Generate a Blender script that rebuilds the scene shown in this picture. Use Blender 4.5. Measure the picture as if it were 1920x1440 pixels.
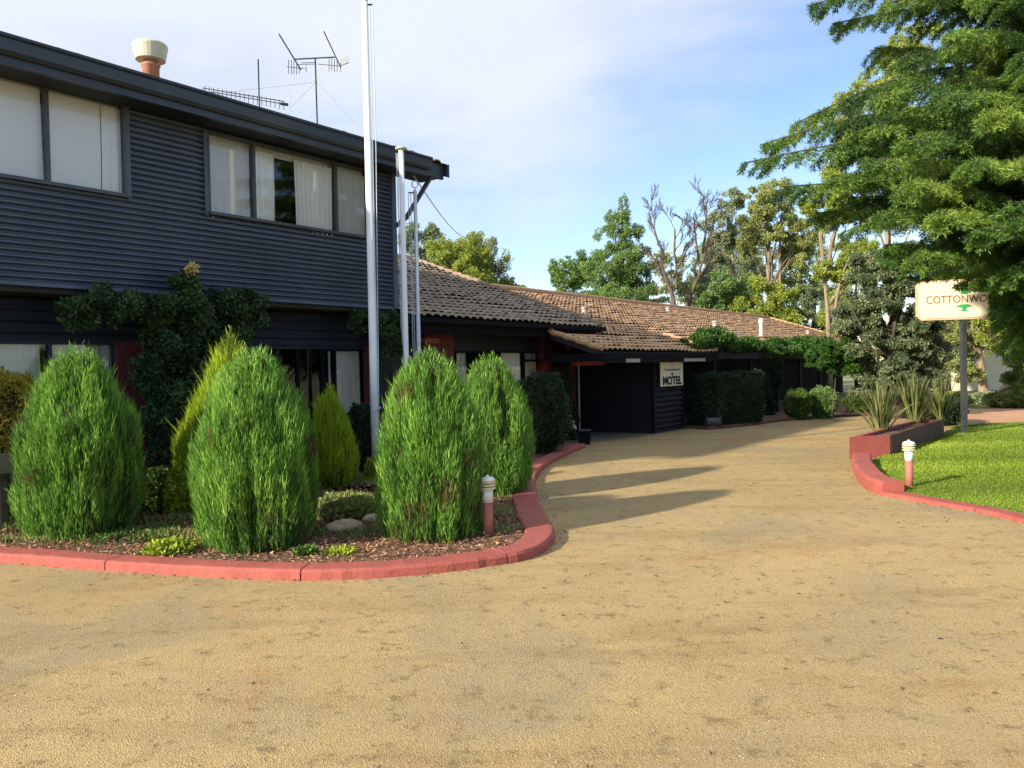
import bpy, math, random
import numpy as np
from mathutils import Vector, Matrix
rng = np.random.default_rng(7); random.seed(7)
R = math.radians
scn = bpy.context.scene
for o in list(bpy.data.objects): bpy.data.objects.remove(o)

# ------------------------------------------------------------------ camera
F = 1500.0; H = 1.6
pitch, roll = R(-1.15), R(1.2)
fw = Vector((0, math.cos(pitch), math.sin(pitch)))
rt0 = Vector((1, 0, 0)); up0 = rt0.cross(fw)
rt = rt0 * math.cos(roll) - up0 * math.sin(roll)
up = up0 * math.cos(roll) + rt0 * math.sin(roll)
cam = bpy.data.objects.new('camera', bpy.data.cameras.new('camera'))
scn.collection.objects.link(cam)
M3 = Matrix((rt, up, -fw)).transposed()
cam.matrix_world = Matrix.Translation((0, 0, H)) @ M3.to_4x4()
cam.data.lens = F / 1920 * 36; cam.data.sensor_width = 36
cam.data.clip_start = 0.05; cam.data.clip_end = 3000
scn.camera = cam
# ------------------------------------------------------------------ sun + sky
SAZ = math.atan2(-.81, -.59); SEL = R(22.5)
S = Vector((math.sin(SAZ) * math.cos(SEL), math.cos(SAZ) * math.cos(SEL), math.sin(SEL)))
sun = bpy.data.objects.new('sun', bpy.data.lights.new('sun', 'SUN'))
scn.collection.objects.link(sun)
sun.data.energy = 4.6; sun.data.angle = R(1.4); sun.data.color = (1.0, .88, .69)
sun.rotation_euler = S.to_track_quat('Z', 'Y').to_euler()
w = bpy.data.worlds.new('World'); scn.world = w; w.use_nodes = True
nt = w.node_tree; N = nt.nodes; L = nt.links; N.clear()
out = N.new('ShaderNodeOutputWorld'); bg = N.new('ShaderNodeBackground')
sky = N.new('ShaderNodeTexSky'); sky.sky_type = 'NISHITA'; sky.sun_disc = False
sky.sun_elevation = SEL; sky.sun_rotation = SAZ; sky.air_density = 1.0; sky.dust_density = .3; sky.ozone_density = 1.6
bg.inputs['Strength'].default_value = 0.13
tc = N.new('ShaderNodeTexCoord'); mp = N.new('ShaderNodeMapping')
mp.inputs['Scale'].default_value = (1.1, 1.1, 3.2); mp.inputs['Rotation'].default_value = (0, R(14), R(10))
mp.inputs['Location'].default_value = (.35, .1, .2)
nz = N.new('ShaderNodeTexNoise'); nz.inputs['Scale'].default_value = 1.7; nz.inputs['Detail'].default_value = 7; nz.inputs['Roughness'].default_value = .52; nz.inputs['Distortion'].default_value = .25
dp = N.new('ShaderNodeVectorMath'); dp.operation = 'DOT_PRODUCT'
dp.inputs[1].default_value = Vector((-.30, .20, .93)).normalized()
ma = N.new('ShaderNodeMath'); ma.operation = 'MULTIPLY_ADD'; ma.inputs[1].default_value = 1.25; ma.inputs[2].default_value = -.60
ad = N.new('ShaderNodeMath'); ad.operation = 'ADD'
cr = N.new('ShaderNodeValToRGB'); cr.color_ramp.elements[0].position = .24; cr.color_ramp.elements[1].position = .68
cr.color_ramp.elements[0].color = (0, 0, 0, 1); cr.color_ramp.elements[1].color = (.97, .97, .97, 1); cr.color_ramp.interpolation = 'EASE'
mx = N.new('ShaderNodeMixRGB'); mx.inputs['Color2'].default_value = (3.3, 3.5, 3.85, 1)
gm = N.new('ShaderNodeMixRGB'); gm.blend_type = 'MULTIPLY'; gm.inputs['Fac'].default_value = 1; gm.inputs['Color2'].default_value = (.76, .77, .86, 1)
L.new(tc.outputs['Generated'], mp.inputs['Vector']); L.new(mp.outputs[0], nz.inputs['Vector'])
L.new(tc.outputs['Generated'], dp.inputs[0]); L.new(dp.outputs['Value'], ma.inputs[0])
L.new(ma.outputs[0], ad.inputs[0]); L.new(nz.outputs['Fac'], ad.inputs[1]); L.new(ad.outputs[0], cr.inputs['Fac'])
L.new(cr.outputs['Color'], mx.inputs['Fac']); L.new(sky.outputs[0], gm.inputs['Color1']); L.new(gm.outputs[0], mx.inputs['Color1'])
L.new(mx.outputs[0], bg.inputs['Color']); L.new(bg.outputs[0], out.inputs['Surface'])
scn.view_settings.view_transform = 'Standard'; scn.view_settings.look = 'None'
scn.view_settings.gamma = 1; scn.view_settings.exposure = 1.05
scn.render.engine = 'CYCLES'
scn.cycles.max_bounces = 8; scn.cycles.transparent_max_bounces = 12

# ------------------------------------------------------------------ geometry of the view
def ray(px, py):
    return (rt * ((px - 960) / F) + up * ((720 - py) / F) + fw)
def at(px, py, y):
    d = ray(px, py); return Vector((0, 0, H)) + d * (y / d.y)
def gnd(px, py, z=0.0):
    d = ray(px, py); return Vector((0, 0, H)) + d * ((z - H) / d.z)
AL = math.atan((2080 - 960) / F)
U = Vector((math.sin(AL), math.cos(AL), 0)); NN = Vector((math.cos(AL), -math.sin(AL), 0))
def B(t, D, z): return U * t - NN * D + Vector((0, 0, z))
def tz(px, py, D):
    d = ray(px, py); k = D / -(d.dot(NN)); p = Vector((0, 0, H)) + d * k
    return p.dot(U), p.z
def tx(px, D, py=600): return tz(px, py, D)[0]

# ------------------------------------------------------------------ materials
def ramp(n, stops):
    cr = n.color_ramp
    while len(cr.elements) < len(stops): cr.elements.new(.5)
    for e, (p, c) in zip(cr.elements, stops):
        e.position = p; e.color = (*c, 1)
def mat(name, c1, c2=None, rough=.7, scale=4, bump=0, bscale=None, metal=0, spec=.5, detail=6, lo=.35, hi=.65, stretch=None, spots=None):
    m = bpy.data.materials.new(name); m.use_nodes = True
    n = m.node_tree.nodes; l = m.node_tree.links; b = n['Principled BSDF']
    b.inputs['Roughness'].default_value = rough; b.inputs['Metallic'].default_value = metal
    b.inputs['Specular IOR Level'].default_value = spec
    g = n.new('ShaderNodeTexCoord'); mp_ = n.new('ShaderNodeMapping'); l.new(g.outputs['Object'], mp_.inputs[0])
    if stretch: mp_.inputs['Scale'].default_value = stretch
    if c2 is None: c2 = tuple(c * .82 for c in c1)
    t = n.new('ShaderNodeTexNoise'); t.inputs['Scale'].default_value = scale; t.inputs['Detail'].default_value = detail
    t.inputs['Roughness'].default_value = .62
    l.new(mp_.outputs[0], t.inputs['Vector'])
    r = n.new('ShaderNodeValToRGB'); ramp(r, [(lo, c1), (hi, c2)]); l.new(t.outputs['Fac'], r.inputs['Fac'])
    col = r.outputs['Color']
    if spots:
        sc, thr, c3 = spots
        t3 = n.new('ShaderNodeTexNoise'); t3.inputs['Scale'].default_value = sc; t3.inputs['Detail'].default_value = 8; l.new(mp_.outputs[0], t3.inputs['Vector'])
        r3 = n.new('ShaderNodeValToRGB'); ramp(r3, [(thr, (0, 0, 0)), (min(thr + .1, 1), (1, 1, 1))]); l.new(t3.outputs['Fac'], r3.inputs['Fac'])
        m3 = n.new('ShaderNodeMixRGB'); m3.inputs['Color2'].default_value = (*c3, 1); l.new(r3.outputs['Color'], m3.inputs['Fac']); l.new(col, m3.inputs['Color1']); col = m3.outputs[0]
    l.new(col, b.inputs['Base Color'])
    if bump:
        t2 = n.new('ShaderNodeTexNoise'); t2.inputs['Scale'].default_value = bscale or scale * 5; t2.inputs['Detail'].default_value = 5
        l.new(mp_.outputs[0], t2.inputs['Vector'])
        bp = n.new('ShaderNodeBump'); bp.inputs['Strength'].default_value = bump; bp.inputs['Distance'].default_value = .02
        l.new(t2.outputs['Fac'], bp.inputs['Height']); l.new(bp.outputs[0], b.inputs['Normal'])
    return m
def leafmat(name, stops, trans=.25, rough=.55, spec=.3):
    """colour per leaf from its own random tint"""
    m = bpy.data.materials.new(name); m.use_nodes = True
    n = m.node_tree.nodes; l = m.node_tree.links; b = n['Principled BSDF']
    b.inputs['Roughness'].default_value = rough; b.inputs['Specular IOR Level'].default_value = spec
    a = n.new('ShaderNodeAttribute'); a.attribute_name = 'tint'
    r = n.new('ShaderNodeValToRGB'); ramp(r, stops); l.new(a.outputs['Fac'], r.inputs['Fac']); l.new(r.outputs[0], b.inputs['Base Color'])
    tr = n.new('ShaderNodeBsdfTranslucent'); l.new(r.outputs[0], tr.inputs['Color'])
    mxs = n.new('ShaderNodeMixShader'); mxs.inputs[0].default_value = trans
    l.new(b.outputs[0], mxs.inputs[1]); l.new(tr.outputs[0], mxs.inputs[2]); l.new(mxs.outputs[0], n['Material Output'].inputs['Surface'])
    return m
def glassmat(name, tint=(.96, .97, .97), refl=.12):
    m = bpy.data.materials.new(name); m.use_nodes = True
    n = m.node_tree.nodes; l = m.node_tree.links; n.remove(n['Principled BSDF'])
    tr = n.new('ShaderNodeBsdfTransparent'); tr.inputs[0].default_value = (*tint, 1)
    gl = n.new('ShaderNodeBsdfGlossy'); gl.inputs['Roughness'].default_value = .03
    fr = n.new('ShaderNodeFresnel'); fr.inputs['IOR'].default_value = 1.5
    ad = n.new('ShaderNodeMath'); ad.operation = 'ADD'; ad.inputs[1].default_value = refl; l.new(fr.outputs[0], ad.inputs[0])
    mxs = n.new('ShaderNodeMixShader'); l.new(ad.outputs[0], mxs.inputs[0]); l.new(tr.outputs[0], mxs.inputs[1]); l.new(gl.outputs[0], mxs.inputs[2])
    l.new(mxs.outputs[0], n['Material Output'].inputs['Surface'])
    return m
def gravelmat():
    m = bpy.data.materials.new('gravel'); m.use_nodes = True
    n = m.node_tree.nodes; l = m.node_tree.links; b = n['Principled BSDF']
    b.inputs['Roughness'].default_value = .95; b.inputs['Specular IOR Level'].default_value = .15
    g = n.new('ShaderNodeTexCoord')
    def noise(s, d=6, r=.6, dist=0, v=None):
        t = n.new('ShaderNodeTexNoise'); t.inputs['Scale'].default_value = s; t.inputs['Detail'].default_value = d; t.inputs['Roughness'].default_value = r; t.inputs['Distortion'].default_value = dist
        l.new(v or g.outputs['Object'], t.inputs['Vector']); return t.outputs['Fac']
    def rmp(f, st):
        r = n.new('ShaderNodeValToRGB'); ramp(r, st); l.new(f, r.inputs['Fac']); return r.outputs['Color']
    def mix(f, a, c, mode='MIX', fac=None):
        x = n.new('ShaderNodeMixRGB'); x.blend_type = mode
        if f is not None: l.new(f, x.inputs['Fac'])
        else: x.inputs['Fac'].default_value = fac
        for i, v in ((1, a), (2, c)):
            if isinstance(v, tuple): x.inputs[i].default_value = (*v, 1)
            else: l.new(v, x.inputs[i])
        return x.outputs[0]
    big = rmp(noise(.33, 4, .55, .6), [(.33, (.415, .305, .15)), (.5, (.455, .34, .17)), (.68, (.49, .36, .178))])
    grey = rmp(noise(.55, 5, .6, .8), [(.48, (0, 0, 0)), (.64, (.95, .95, .95))])
    c = mix(grey, big, (.355, .285, .17))
    red = rmp(noise(.42, 6, .7, 1.2), [(.56, (0, 0, 0)), (.70, (.8, .8, .8))])
    c = mix(red, c, (.40, .215, .10))
    # tyre-worn streaks along the drive
    mp2 = n.new('ShaderNodeMapping'); mp2.inputs['Rotation'].default_value = (0, 0, R(-20)); mp2.inputs['Scale'].default_value = (.35, 1.7, 1); l.new(g.outputs['Object'], mp2.inputs[0])
    st = rmp(noise(1.1, 7, .7, .4, mp2.outputs[0]), [(.5, (0, 0, 0)), (.72, (.8, .8, .8))])
    c = mix(st, c, (.29, .215, .10))
    sp = rmp(noise(6.0, 9, .8), [(.54, (0, 0, 0)), (.63, (1, 1, 1))])
    c = mix(sp, c, (.235, .175, .085))
    v = n.new('ShaderNodeTexVoronoi'); v.inputs['Scale'].default_value = 150; l.new(g.outputs['Object'], v.inputs['Vector'])
    stones = rmp(v.outputs['Color'], [(0.1, (.6, .58, .55)), (.55, (1, 1, 1)), (.9, (1.0, .98, .93))])
    c = mix(None, c, stones, 'MULTIPLY', .75)
    fine = rmp(noise(60, 4, .8), [(.32, (.62, .58, .5)), (.52, (1, 1, 1))])
    c = mix(None, c, fine, 'MULTIPLY', .8)
    l.new(c, b.inputs['Base Color'])
    s1 = n.new('ShaderNodeMath'); s1.operation = 'MULTIPLY_ADD'; s1.inputs[1].default_value = .5
    l.new(noise(70, 6, .8), s1.inputs[0]); l.new(v.outputs['Distance'], s1.inputs[2])
    s2 = n.new('ShaderNodeMath'); s2.operation = 'MULTIPLY_ADD'; s2.inputs[1].default_value = 2.2; l.new(noise(4, 5, .6), s2.inputs[0]); l.new(s1.outputs[0], s2.inputs[2])
    bp = n.new('ShaderNodeBump'); bp.inputs['Strength'].default_value = .6; bp.inputs['Distance'].default_value = .007
    l.new(s2.outputs[0], bp.inputs['Height']); l.new(bp.outputs[0], b.inputs['Normal'])
    return m
def tilemat(name='concrete_tile', st=((.46, .26, .14), (.62, .37, .21), (.74, .50, .31)), li=(.48, .38, .27)):
    m = bpy.data.materials.new(name); m.use_nodes = True
    n = m.node_tree.nodes; l = m.node_tree.links; b = n['Principled BSDF']
    b.inputs['Roughness'].default_value = .9; b.inputs['Specular IOR Level'].default_value = .2
    a = n.new('ShaderNodeAttribute'); a.attribute_name = 'tint'
    r = n.new('ShaderNodeValToRGB'); ramp(r, [(0, st[0]), (.5, st[1]), (1, st[2])]); l.new(a.outputs['Fac'], r.inputs['Fac'])
    g = n.new('ShaderNodeTexCoord')
    t = n.new('ShaderNodeTexNoise'); t.inputs['Scale'].default_value = 9; t.inputs['Detail'].default_value = 7; l.new(g.outputs['Object'], t.inputs['Vector'])
    r2 = n.new('ShaderNodeValToRGB'); ramp(r2, [(.5, (0, 0, 0)), (.72, (.75, .75, .75))]); l.new(t.outputs['Fac'], r2.inputs['Fac'])
    x = n.new('ShaderNodeMixRGB'); x.inputs['Color2'].default_value = (*li, 1); l.new(r2.outputs[0], x.inputs['Fac']); l.new(r.outputs[0], x.inputs['Color1'])
    l.new(x.outputs[0], b.inputs['Base Color'])
    return m
MT = {}
MT['gravel'] = gravelmat(); MT['tile'] = tilemat(); MT['shadetile'] = tilemat('shaded_tile', ((.26, .19, .13), (.36, .27, .19), (.45, .36, .27)), (.36, .33, .27))  # second tile is a darker, greyer copy; the near wing's shade is in its colour
MT['soil'] = mat('soil_mulch', (.10, .055, .035), (.19, .10, .06), rough=1, scale=14, bump=1, bscale=60, spots=(30, .58, (.30, .17, .10)))
MT['chip'] = leafmat('bark_chip', [(0, (.08, .04, .025)), (.5, (.28, .14, .08)), (1, (.50, .31, .19))], .0, .9)
MT['turf'] = mat('turf', (.12, .19, .018), (.18, .24, .025), rough=1, scale=1.4, bump=.6, bscale=60, spots=(2.2, .62, (.26, .27, .05)))
MT['dry'] = mat('far_ground', (.16, .17, .06), (.26, .22, .12), rough=1, scale=.6, bump=.5, bscale=20)
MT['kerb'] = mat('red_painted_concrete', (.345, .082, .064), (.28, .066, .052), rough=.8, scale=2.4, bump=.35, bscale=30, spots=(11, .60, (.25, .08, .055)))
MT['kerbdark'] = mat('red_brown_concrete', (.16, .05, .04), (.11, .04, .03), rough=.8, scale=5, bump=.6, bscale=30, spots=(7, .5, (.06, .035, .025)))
MT['pave'] = mat('terracotta_paving', (.42, .21, .12), (.5, .29, .17), rough=.9, scale=1.2, bump=.3)
MT['redwall'] = mat('dark_red_render', (.14, .022, .026), (.11, .018, .022), rough=.7, scale=5, bump=.3)
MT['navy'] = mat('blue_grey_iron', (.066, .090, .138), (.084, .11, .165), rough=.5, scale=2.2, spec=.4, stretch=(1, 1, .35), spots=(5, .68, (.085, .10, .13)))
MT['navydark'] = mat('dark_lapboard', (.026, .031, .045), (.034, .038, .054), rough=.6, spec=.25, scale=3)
MT['fascia'] = mat('dark_fascia', (.022, .029, .042), (.032, .041, .055), rough=.4, scale=2)
MT['soffit'] = mat('dark_soffit', (.012, .016, .022), rough=.7)
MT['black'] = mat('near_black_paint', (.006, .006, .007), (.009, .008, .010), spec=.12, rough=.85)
MT['maroon'] = mat('dark_brown_board', (.016, .013, .018), (.022, .017, .024), spec=.2, rough=.7, scale=3)
MT['inside'] = mat('dark_interior', (.05, .045, .04), rough=1)
MT['frame'] = mat('window_frame_metal', (.04, .045, .05), (.07, .075, .08), rough=.4, scale=10)
MT['palef'] = mat('pale_window_frame', (.45, .46, .45), rough=.4)
MT['curtain'] = mat('pale_curtain', (.92, .93, .91), (.88, .89, .86), rough=1, scale=2)
MT['curtaindim'] = mat('grey_curtain', (.68, .69, .66), (.6, .61, .58), rough=1, scale=2)
MT['glass'] = glassmat('window_glass', tint=(1, 1, 1), refl=.03)
MT['white'] = mat('white_pole_paint', (.80, .81, .83), (.70, .72, .76), rough=.35, scale=3, spots=(14, .72, (.5, .5, .48)))
MT['alu'] = mat('aluminium_pole', (.62, .65, .70), (.52, .55, .6), rough=.3, metal=.4, scale=3)
MT['rope'] = mat('blue_white_rope', (.45, .55, .65), rough=.9)
MT['wire'] = mat('aerial_metal', (.025, .025, .03), rough=.8, spec=.15)
MT['cream'] = mat('cream_metal', (.55, .56, .42), (.46, .47, .35), rough=.5, scale=5)
MT['terra'] = mat('terracotta_pipe', (.48, .22, .14), (.40, .18, .12), rough=.8, scale=8)
MT['bollardred'] = mat('bollard_red', (.42, .13, .10), (.33, .10, .08), rough=.6, scale=10)
MT['lampwhite'] = mat('white_lamp_plastic', (.80, .80, .72), (.70, .70, .60), rough=.45, scale=14)
MT['louvre'] = mat('yellowed_louvre', (.66, .62, .40), (.55, .5, .3), rough=.5, scale=10)
MT['signface'] = mat('cream_signboard', (.74, .68, .49), (.70, .64, .46), rough=.5, scale=2)
MT['signedge'] = mat('tan_sign_edge', (.62, .42, .28), (.55, .36, .24), rough=.6)
MT['signred'] = mat('sign_red_letters', (.26, .045, .025), (.2, .035, .02), rough=.6)
MT['signgreen'] = mat('sign_green', (.02, .33, .09), rough=.6)
MT['ink'] = mat('black_ink', (.01, .01, .012), rough=.7)
MT['post'] = mat('dark_grey_post', (.035, .04, .045), (.05, .055, .06), rough=.4)
MT['rock'] = mat('pale_stone', (.42, .33, .22), (.3, .23, .15), rough=.95, scale=6, bump=.8)
MT['concrete'] = mat('grey_concrete', (.17, .15, .115), (.12, .105, .085), rough=.95, scale=6, bump=.4)
MT['ventgrey'] = mat('grey_vent', (.34, .33, .30), rough=.5)
MT['render'] = mat('cream_house_wall', (.62, .58, .42), (.55, .5, .36), rough=.9, scale=2)
MT['barkg'] = mat('pale_gum_bark', (.30, .23, .155), (.17, .125, .09), rough=.9, scale=3, bump=.5, stretch=(1, 1, .25))
MT['barkd'] = mat('dark_bark', (.11, .08, .06), (.06, .045, .035), rough=1, scale=6, bump=1, stretch=(1, 1, .2))
MT['barkb'] = mat('grey_twig_bark', (.075, .055, .048), (.12, .09, .075), rough=1, scale=4)
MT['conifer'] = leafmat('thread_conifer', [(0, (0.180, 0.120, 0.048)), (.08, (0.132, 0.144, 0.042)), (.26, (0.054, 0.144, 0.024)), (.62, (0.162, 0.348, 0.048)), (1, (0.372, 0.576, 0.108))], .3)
MT['golden'] = leafmat('golden_conifer', [(0, (.13, .16, .02)), (.35, (.22, .33, .02)), (1, (.46, .58, .03))], .25)
MT['core'] = mat('inner_foliage', (.03, .035, .015), (.05, .035, .02), rough=1, scale=9)
MT['vine'] = leafmat('dark_climber_leaf', [(0, (0.017, 0.036, 0.012)), (.6, (0.038, 0.084, 0.026)), (1, (0.102, 0.168, 0.054))], .15, .5, .3)
MT['hedge'] = leafmat('dark_hedge_leaf', [(0, (.012, .026, .012)), (.7, (.024, .055, .02)), (1, (.05, .085, .035))], .12, .5)
MT['bright'] = leafmat('bright_vine_leaf', [(0, (.015, .05, .008)), (.6, (.04, .11, .014)), (1, (.10, .20, .025))], .25)
MT['goldhedge'] = leafmat('golden_hedge_leaf', [(0, (.2, .13, .05)), (.5, (.42, .38, .06)), (1, (.75, .6, .10))], .5)
MT['lime'] = leafmat('lime_leaf', [(0, (.12, .2, .02)), (1, (.5, .55, .05))], .3)
MT['shrub'] = leafmat('shrub_leaf', [(0, (.035, .075, .015)), (1, (.12, .2, .035))], .25)
MT['gum'] = leafmat('gum_leaf', [(0, (0.138, 0.163, 0.056)), (.6, (0.275, 0.325, 0.094)), (1, (0.475, 0.500, 0.175))], .3)
MT['gumblue'] = leafmat('grey_green_leaf', [(0, (0.117, 0.156, 0.091)), (.6, (0.234, 0.299, 0.156)), (1, (0.416, 0.494, 0.260))], .3)
MT['willow'] = leafmat('yellow_green_leaf', [(0, (0.149, 0.196, 0.029)), (.6, (0.276, 0.356, 0.052)), (1, (0.483, 0.529, 0.127))], .35)
MT['poplar'] = leafmat('mid_green_leaf', [(0, (0.078, 0.143, 0.039)), (.6, (0.156, 0.273, 0.072)), (1, (0.286, 0.416, 0.130))], .3)
MT['juniper'] = leafmat('juniper_leaf', [(0, (0.056, 0.088, 0.044)), (.6, (0.125, 0.169, 0.081)), (1, (0.275, 0.312, 0.163))], .2)
MT['cedar'] = leafmat('cedar_needle', [(0, (.02, .06, .016)), (.45, (.075, .17, .028)), (1, (.28, .40, .06))], .3)
MT['grass'] = leafmat('grass_blade', [(0, (.10, .15, .015)), (.6, (.18, .28, .02)), (1, (.34, .42, .05))], .3)
MT['flax'] = leafmat('flax_leaf', [(0, (.05, .07, .025)), (.6, (.12, .15, .045)), (.9, (.25, .24, .1)), (1, (.40, .34, .16))], .2)
MT['petal'] = leafmat('petal', [(0, (.8, .8, .72)), (1, (.85, .8, .7))], .2)
MT['yellowpetal'] = leafmat('yellow_petal', [(0, (.6, .42, .12)), (1, (.75, .6, .25))], .2)
MT['deadleaf'] = leafmat('dead_leaf', [(0, (.05, .03, .02)), (1, (.22, .12, .06))], 0, .9)
MT['pebble'] = leafmat('pebble', [(0, (.10, .085, .06)), (.5, (.26, .21, .13)), (1, (.40, .33, .21))], 0, .9)

# ------------------------------------------------------------------ object helpers
ORG = {}
col = scn.collection
def tag(o, label=None, cat=None, group=None, kind=None):
    if label: o['label'] = label
    if cat: o['category'] = cat
    if group: o['group'] = group
    if kind: o['kind'] = kind
    return o
def thing(name, loc, label, cat, group=None):
    o = bpy.data.objects.new(name, None); col.objects.link(o); o.location = loc; o.empty_display_size = .1
    ORG[o.name] = Vector(loc); return tag(o, label, cat, group)
def link(name, me, parent=None, org=None):
    o = bpy.data.objects.new(name, me); col.objects.link(o)
    if parent is not None:
        o.parent = parent; po = ORG[parent.name]
        if org is not None: o.location = org - po; ORG[o.name] = org
        else: ORG[o.name] = po
    elif org is not None: o.location = org; ORG[o.name] = org
    return o
def npmesh(name, v, f, m, parent=None, tint=None, smooth=False):
    v = np.asarray(v, float).reshape(-1, 3)
    if parent is not None: org = np.array(ORG[parent.name])
    else: org = np.array([(v[:, 0].min() + v[:, 0].max()) / 2, (v[:, 1].min() + v[:, 1].max()) / 2, v[:, 2].min()])
    me = bpy.data.meshes.new(name)
    if isinstance(f, np.ndarray):
        k = f.shape[1]; nf = len(f)
        me.vertices.add(len(v)); me.vertices.foreach_set('co', (v - org).astype(np.float32).ravel())
        me.loops.add(nf * k); me.loops.foreach_set('vertex_index', f.astype(np.int32).ravel())
        me.polygons.add(nf); me.polygons.foreach_set('loop_start', np.arange(0, nf * k, k, dtype=np.int32))
        me.polygons.foreach_set('loop_total', np.full(nf, k, dtype=np.int32))
        me.update(calc_edges=True)
    else:
        me.from_pydata([tuple(p) for p in (v - org)], [], f); me.update()
    if tint is not None:
        a = me.attributes.new('tint', 'FLOAT', 'FACE'); a.data.foreach_set('value', np.asarray(tint, np.float32))
    if smooth: me.polygons.foreach_set('use_smooth', np.ones(len(me.polygons), bool))
    me.materials.append(MT[m] if isinstance(m, str) else m)
    o = link(name, me, parent, None if parent is not None else Vector(org))
    return o
class MB:
    def __init__(s): s.v = []; s.f = []
    def add(s, vs, fs):
        b = len(s.v); s.v += [tuple(p) for p in vs]; s.f += [tuple(i + b for i in f) for f in fs]; return s
    def hexa(s, p): # 8 points bottom ring 0-3, top ring 4-7
        return s.add(p, [(3, 2, 1, 0), (4, 5, 6, 7), (0, 1, 5, 4), (1, 2, 6, 5), (2, 3, 7, 6), (3, 0, 4, 7)])
    def bb(s, t0, t1, D0, D1, z0, z1): # box in building frame
        return s.hexa([B(t0, D0, z0), B(t1, D0, z0), B(t1, D1, z0), B(t0, D1, z0), B(t0, D0, z1), B(t1, D0, z1), B(t1, D1, z1), B(t0, D1, z1)])
    def box(s, c, ax, ay, az): # centre and half axes
        c = Vector(c); P = []
        for z in (-1, 1):
            for x, y in ((-1, -1), (1, -1), (1, 1), (-1, 1)): P.append(c + ax * x + ay * y + az * z)
        return s.hexa(P)
    def tube(s, path, rad, n=10, cap=True):
        path = [Vector(p) for p in path]
        if not hasattr(rad, '__len__'): rad = [rad] * len(path)
        rings = []; b = len(s.v)
        prev = None
        for i, p in enumerate(path):
            d = (path[min(i + 1, len(path) - 1)] - path[max(i - 1, 0)]).normalized()
            ref = prev if prev is not None else (Vector((1, 0, 0)) if abs(d.x) < .8 else Vector((0, 1, 0)))
            a = (ref - d * ref.dot(d)).normalized(); c = d.cross(a); prev = a
            for k in range(n):
                an = 2 * math.pi * k / n; s.v.append(tuple(p + (a * math.cos(an) + c * math.sin(an)) * rad[i]))
        for i in range(len(path) - 1):
            for k in range(n):
                k2 = (k + 1) % n; s.f.append((b + i * n + k, b + i * n + k2, b + (i + 1) * n + k2, b + (i + 1) * n + k))
        if cap:
            s.f.append(tuple(b + k for k in range(n - 1, -1, -1))); e = b + (len(path) - 1) * n; s.f.append(tuple(e + k for k in range(n)))
        return s
    def lathe(s, c, prof, n=20): # prof list (r,z) about vertical axis at c
        return s.tube_z(c, prof, n)
    def tube_z(s, c, prof, n):
        b = len(s.v); c = Vector(c)
        for r, z in prof:
            for k in range(n):
                a = 2 * math.pi * k / n; s.v.append((c.x + r * math.cos(a), c.y + r * math.sin(a), c.z + z))
        for i in range(len(prof) - 1):
            for k in range(n):
                k2 = (k + 1) % n; s.f.append((b + i * n + k, b + i * n + k2, b + (i + 1) * n + k2, b + (i + 1) * n + k))
        s.f.append(tuple(b + k for k in range(n - 1, -1, -1))); e = b + (len(prof) - 1) * n; s.f.append(tuple(e + k for k in range(n)))
        return s
    def prism(s, pts, ext): # polygon extruded by vector
        n = len(pts); pts = [Vector(p) for p in pts]
        return s.add(pts + [p + ext for p in pts], [tuple(range(n))[::-1], tuple(range(n, 2 * n))] + [(i, (i + 1) % n, (i + 1) % n + n, i + n) for i in range(n)])
    def build(s, name, m, parent=None, smooth=False):
        return npmesh(name, np.array(s.v), s.f, m, parent, None, smooth)
def rnd(n, a=0., b=1.): return rng.uniform(a, b, n)
def unit(a): return a / (np.linalg.norm(a, axis=1, keepdims=True) + 1e-9)
def blades(p, d, ln, wd, side=None):
    """diamond leaf: base, side, tip, side"""
    n = len(p); d = unit(d)
    if side is None: side = rng.normal(size=(n, 3))
    s = unit(np.cross(d, side)); ln = np.broadcast_to(np.asarray(ln), (n,))[:, None]; wd = np.broadcast_to(np.asarray(wd), (n,))[:, None]
    nrm = np.cross(s, d)
    mid = p + d * ln * .45 + nrm * ln * .06
    v = np.stack([p, mid + s * wd * .5, p + d * ln, mid - s * wd * .5], 1).reshape(-1, 3)
    f = np.arange(4 * n).reshape(n, 4)
    return v, f
def wob(a, seed=0, k=1.0):
    """smooth pseudo noise of points, about -1..1"""
    r = np.random.default_rng(seed); o = np.zeros(len(a))
    for i in range(6):
        q = r.normal(size=3); q /= np.linalg.norm(q); fr = k * (1 + i * .55)
        o += np.sin(a @ q * fr + r.uniform(0, 6.28)) / 2.4
    return o
def leafcloud(name, clumps, n, size, m, parent=None, ratio=.5, up_=0., shell=.55, hang=0., seed=1, cut=-.9, cutk=3.):
    """leaves through the volume of many ellipsoid clumps; clumps: (x,y,z,rx,ry,rz)"""
    c = np.array(clumps, float); vol = (c[:, 3] * c[:, 4] + c[:, 3] * c[:, 5]) ; idx = rng.choice(len(c), n, p=vol / vol.sum())
    c = c[idx]; u = unit(rng.normal(size=(n, 3))); rr = (shell + (1 - shell) * rnd(n)) * (1 + .12 * rng.normal(size=n))
    rr = np.where(rnd(n) < .25, rnd(n) ** .5, rr)
    p = c[:, :3] + u * c[:, 3:6] * rr[:, None]
    keep = wob(p, seed, cutk / max(.3, float(np.mean(c[:, 3])))) > cut; p = p[keep]; u = u[keep]; n = len(p)
    p[:, 2] = np.maximum(p[:, 2], .02)
    d = u * .6 + rng.normal(size=(n, 3)) * .7; d[:, 2] += up_ - hang
    ln = size * rnd(n, .6, 1.35); v, f = blades(p, d, ln, ln * ratio, rng.normal(size=(n, 3)))
    ti = np.clip(.5 + .22 * rng.normal(size=n) + .22 * wob(p, seed + 5, 2.5 / max(.4, float(np.mean(c[:, 3])))), 0, 1)
    return npmesh(name, v, f, m, parent, ti)
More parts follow.
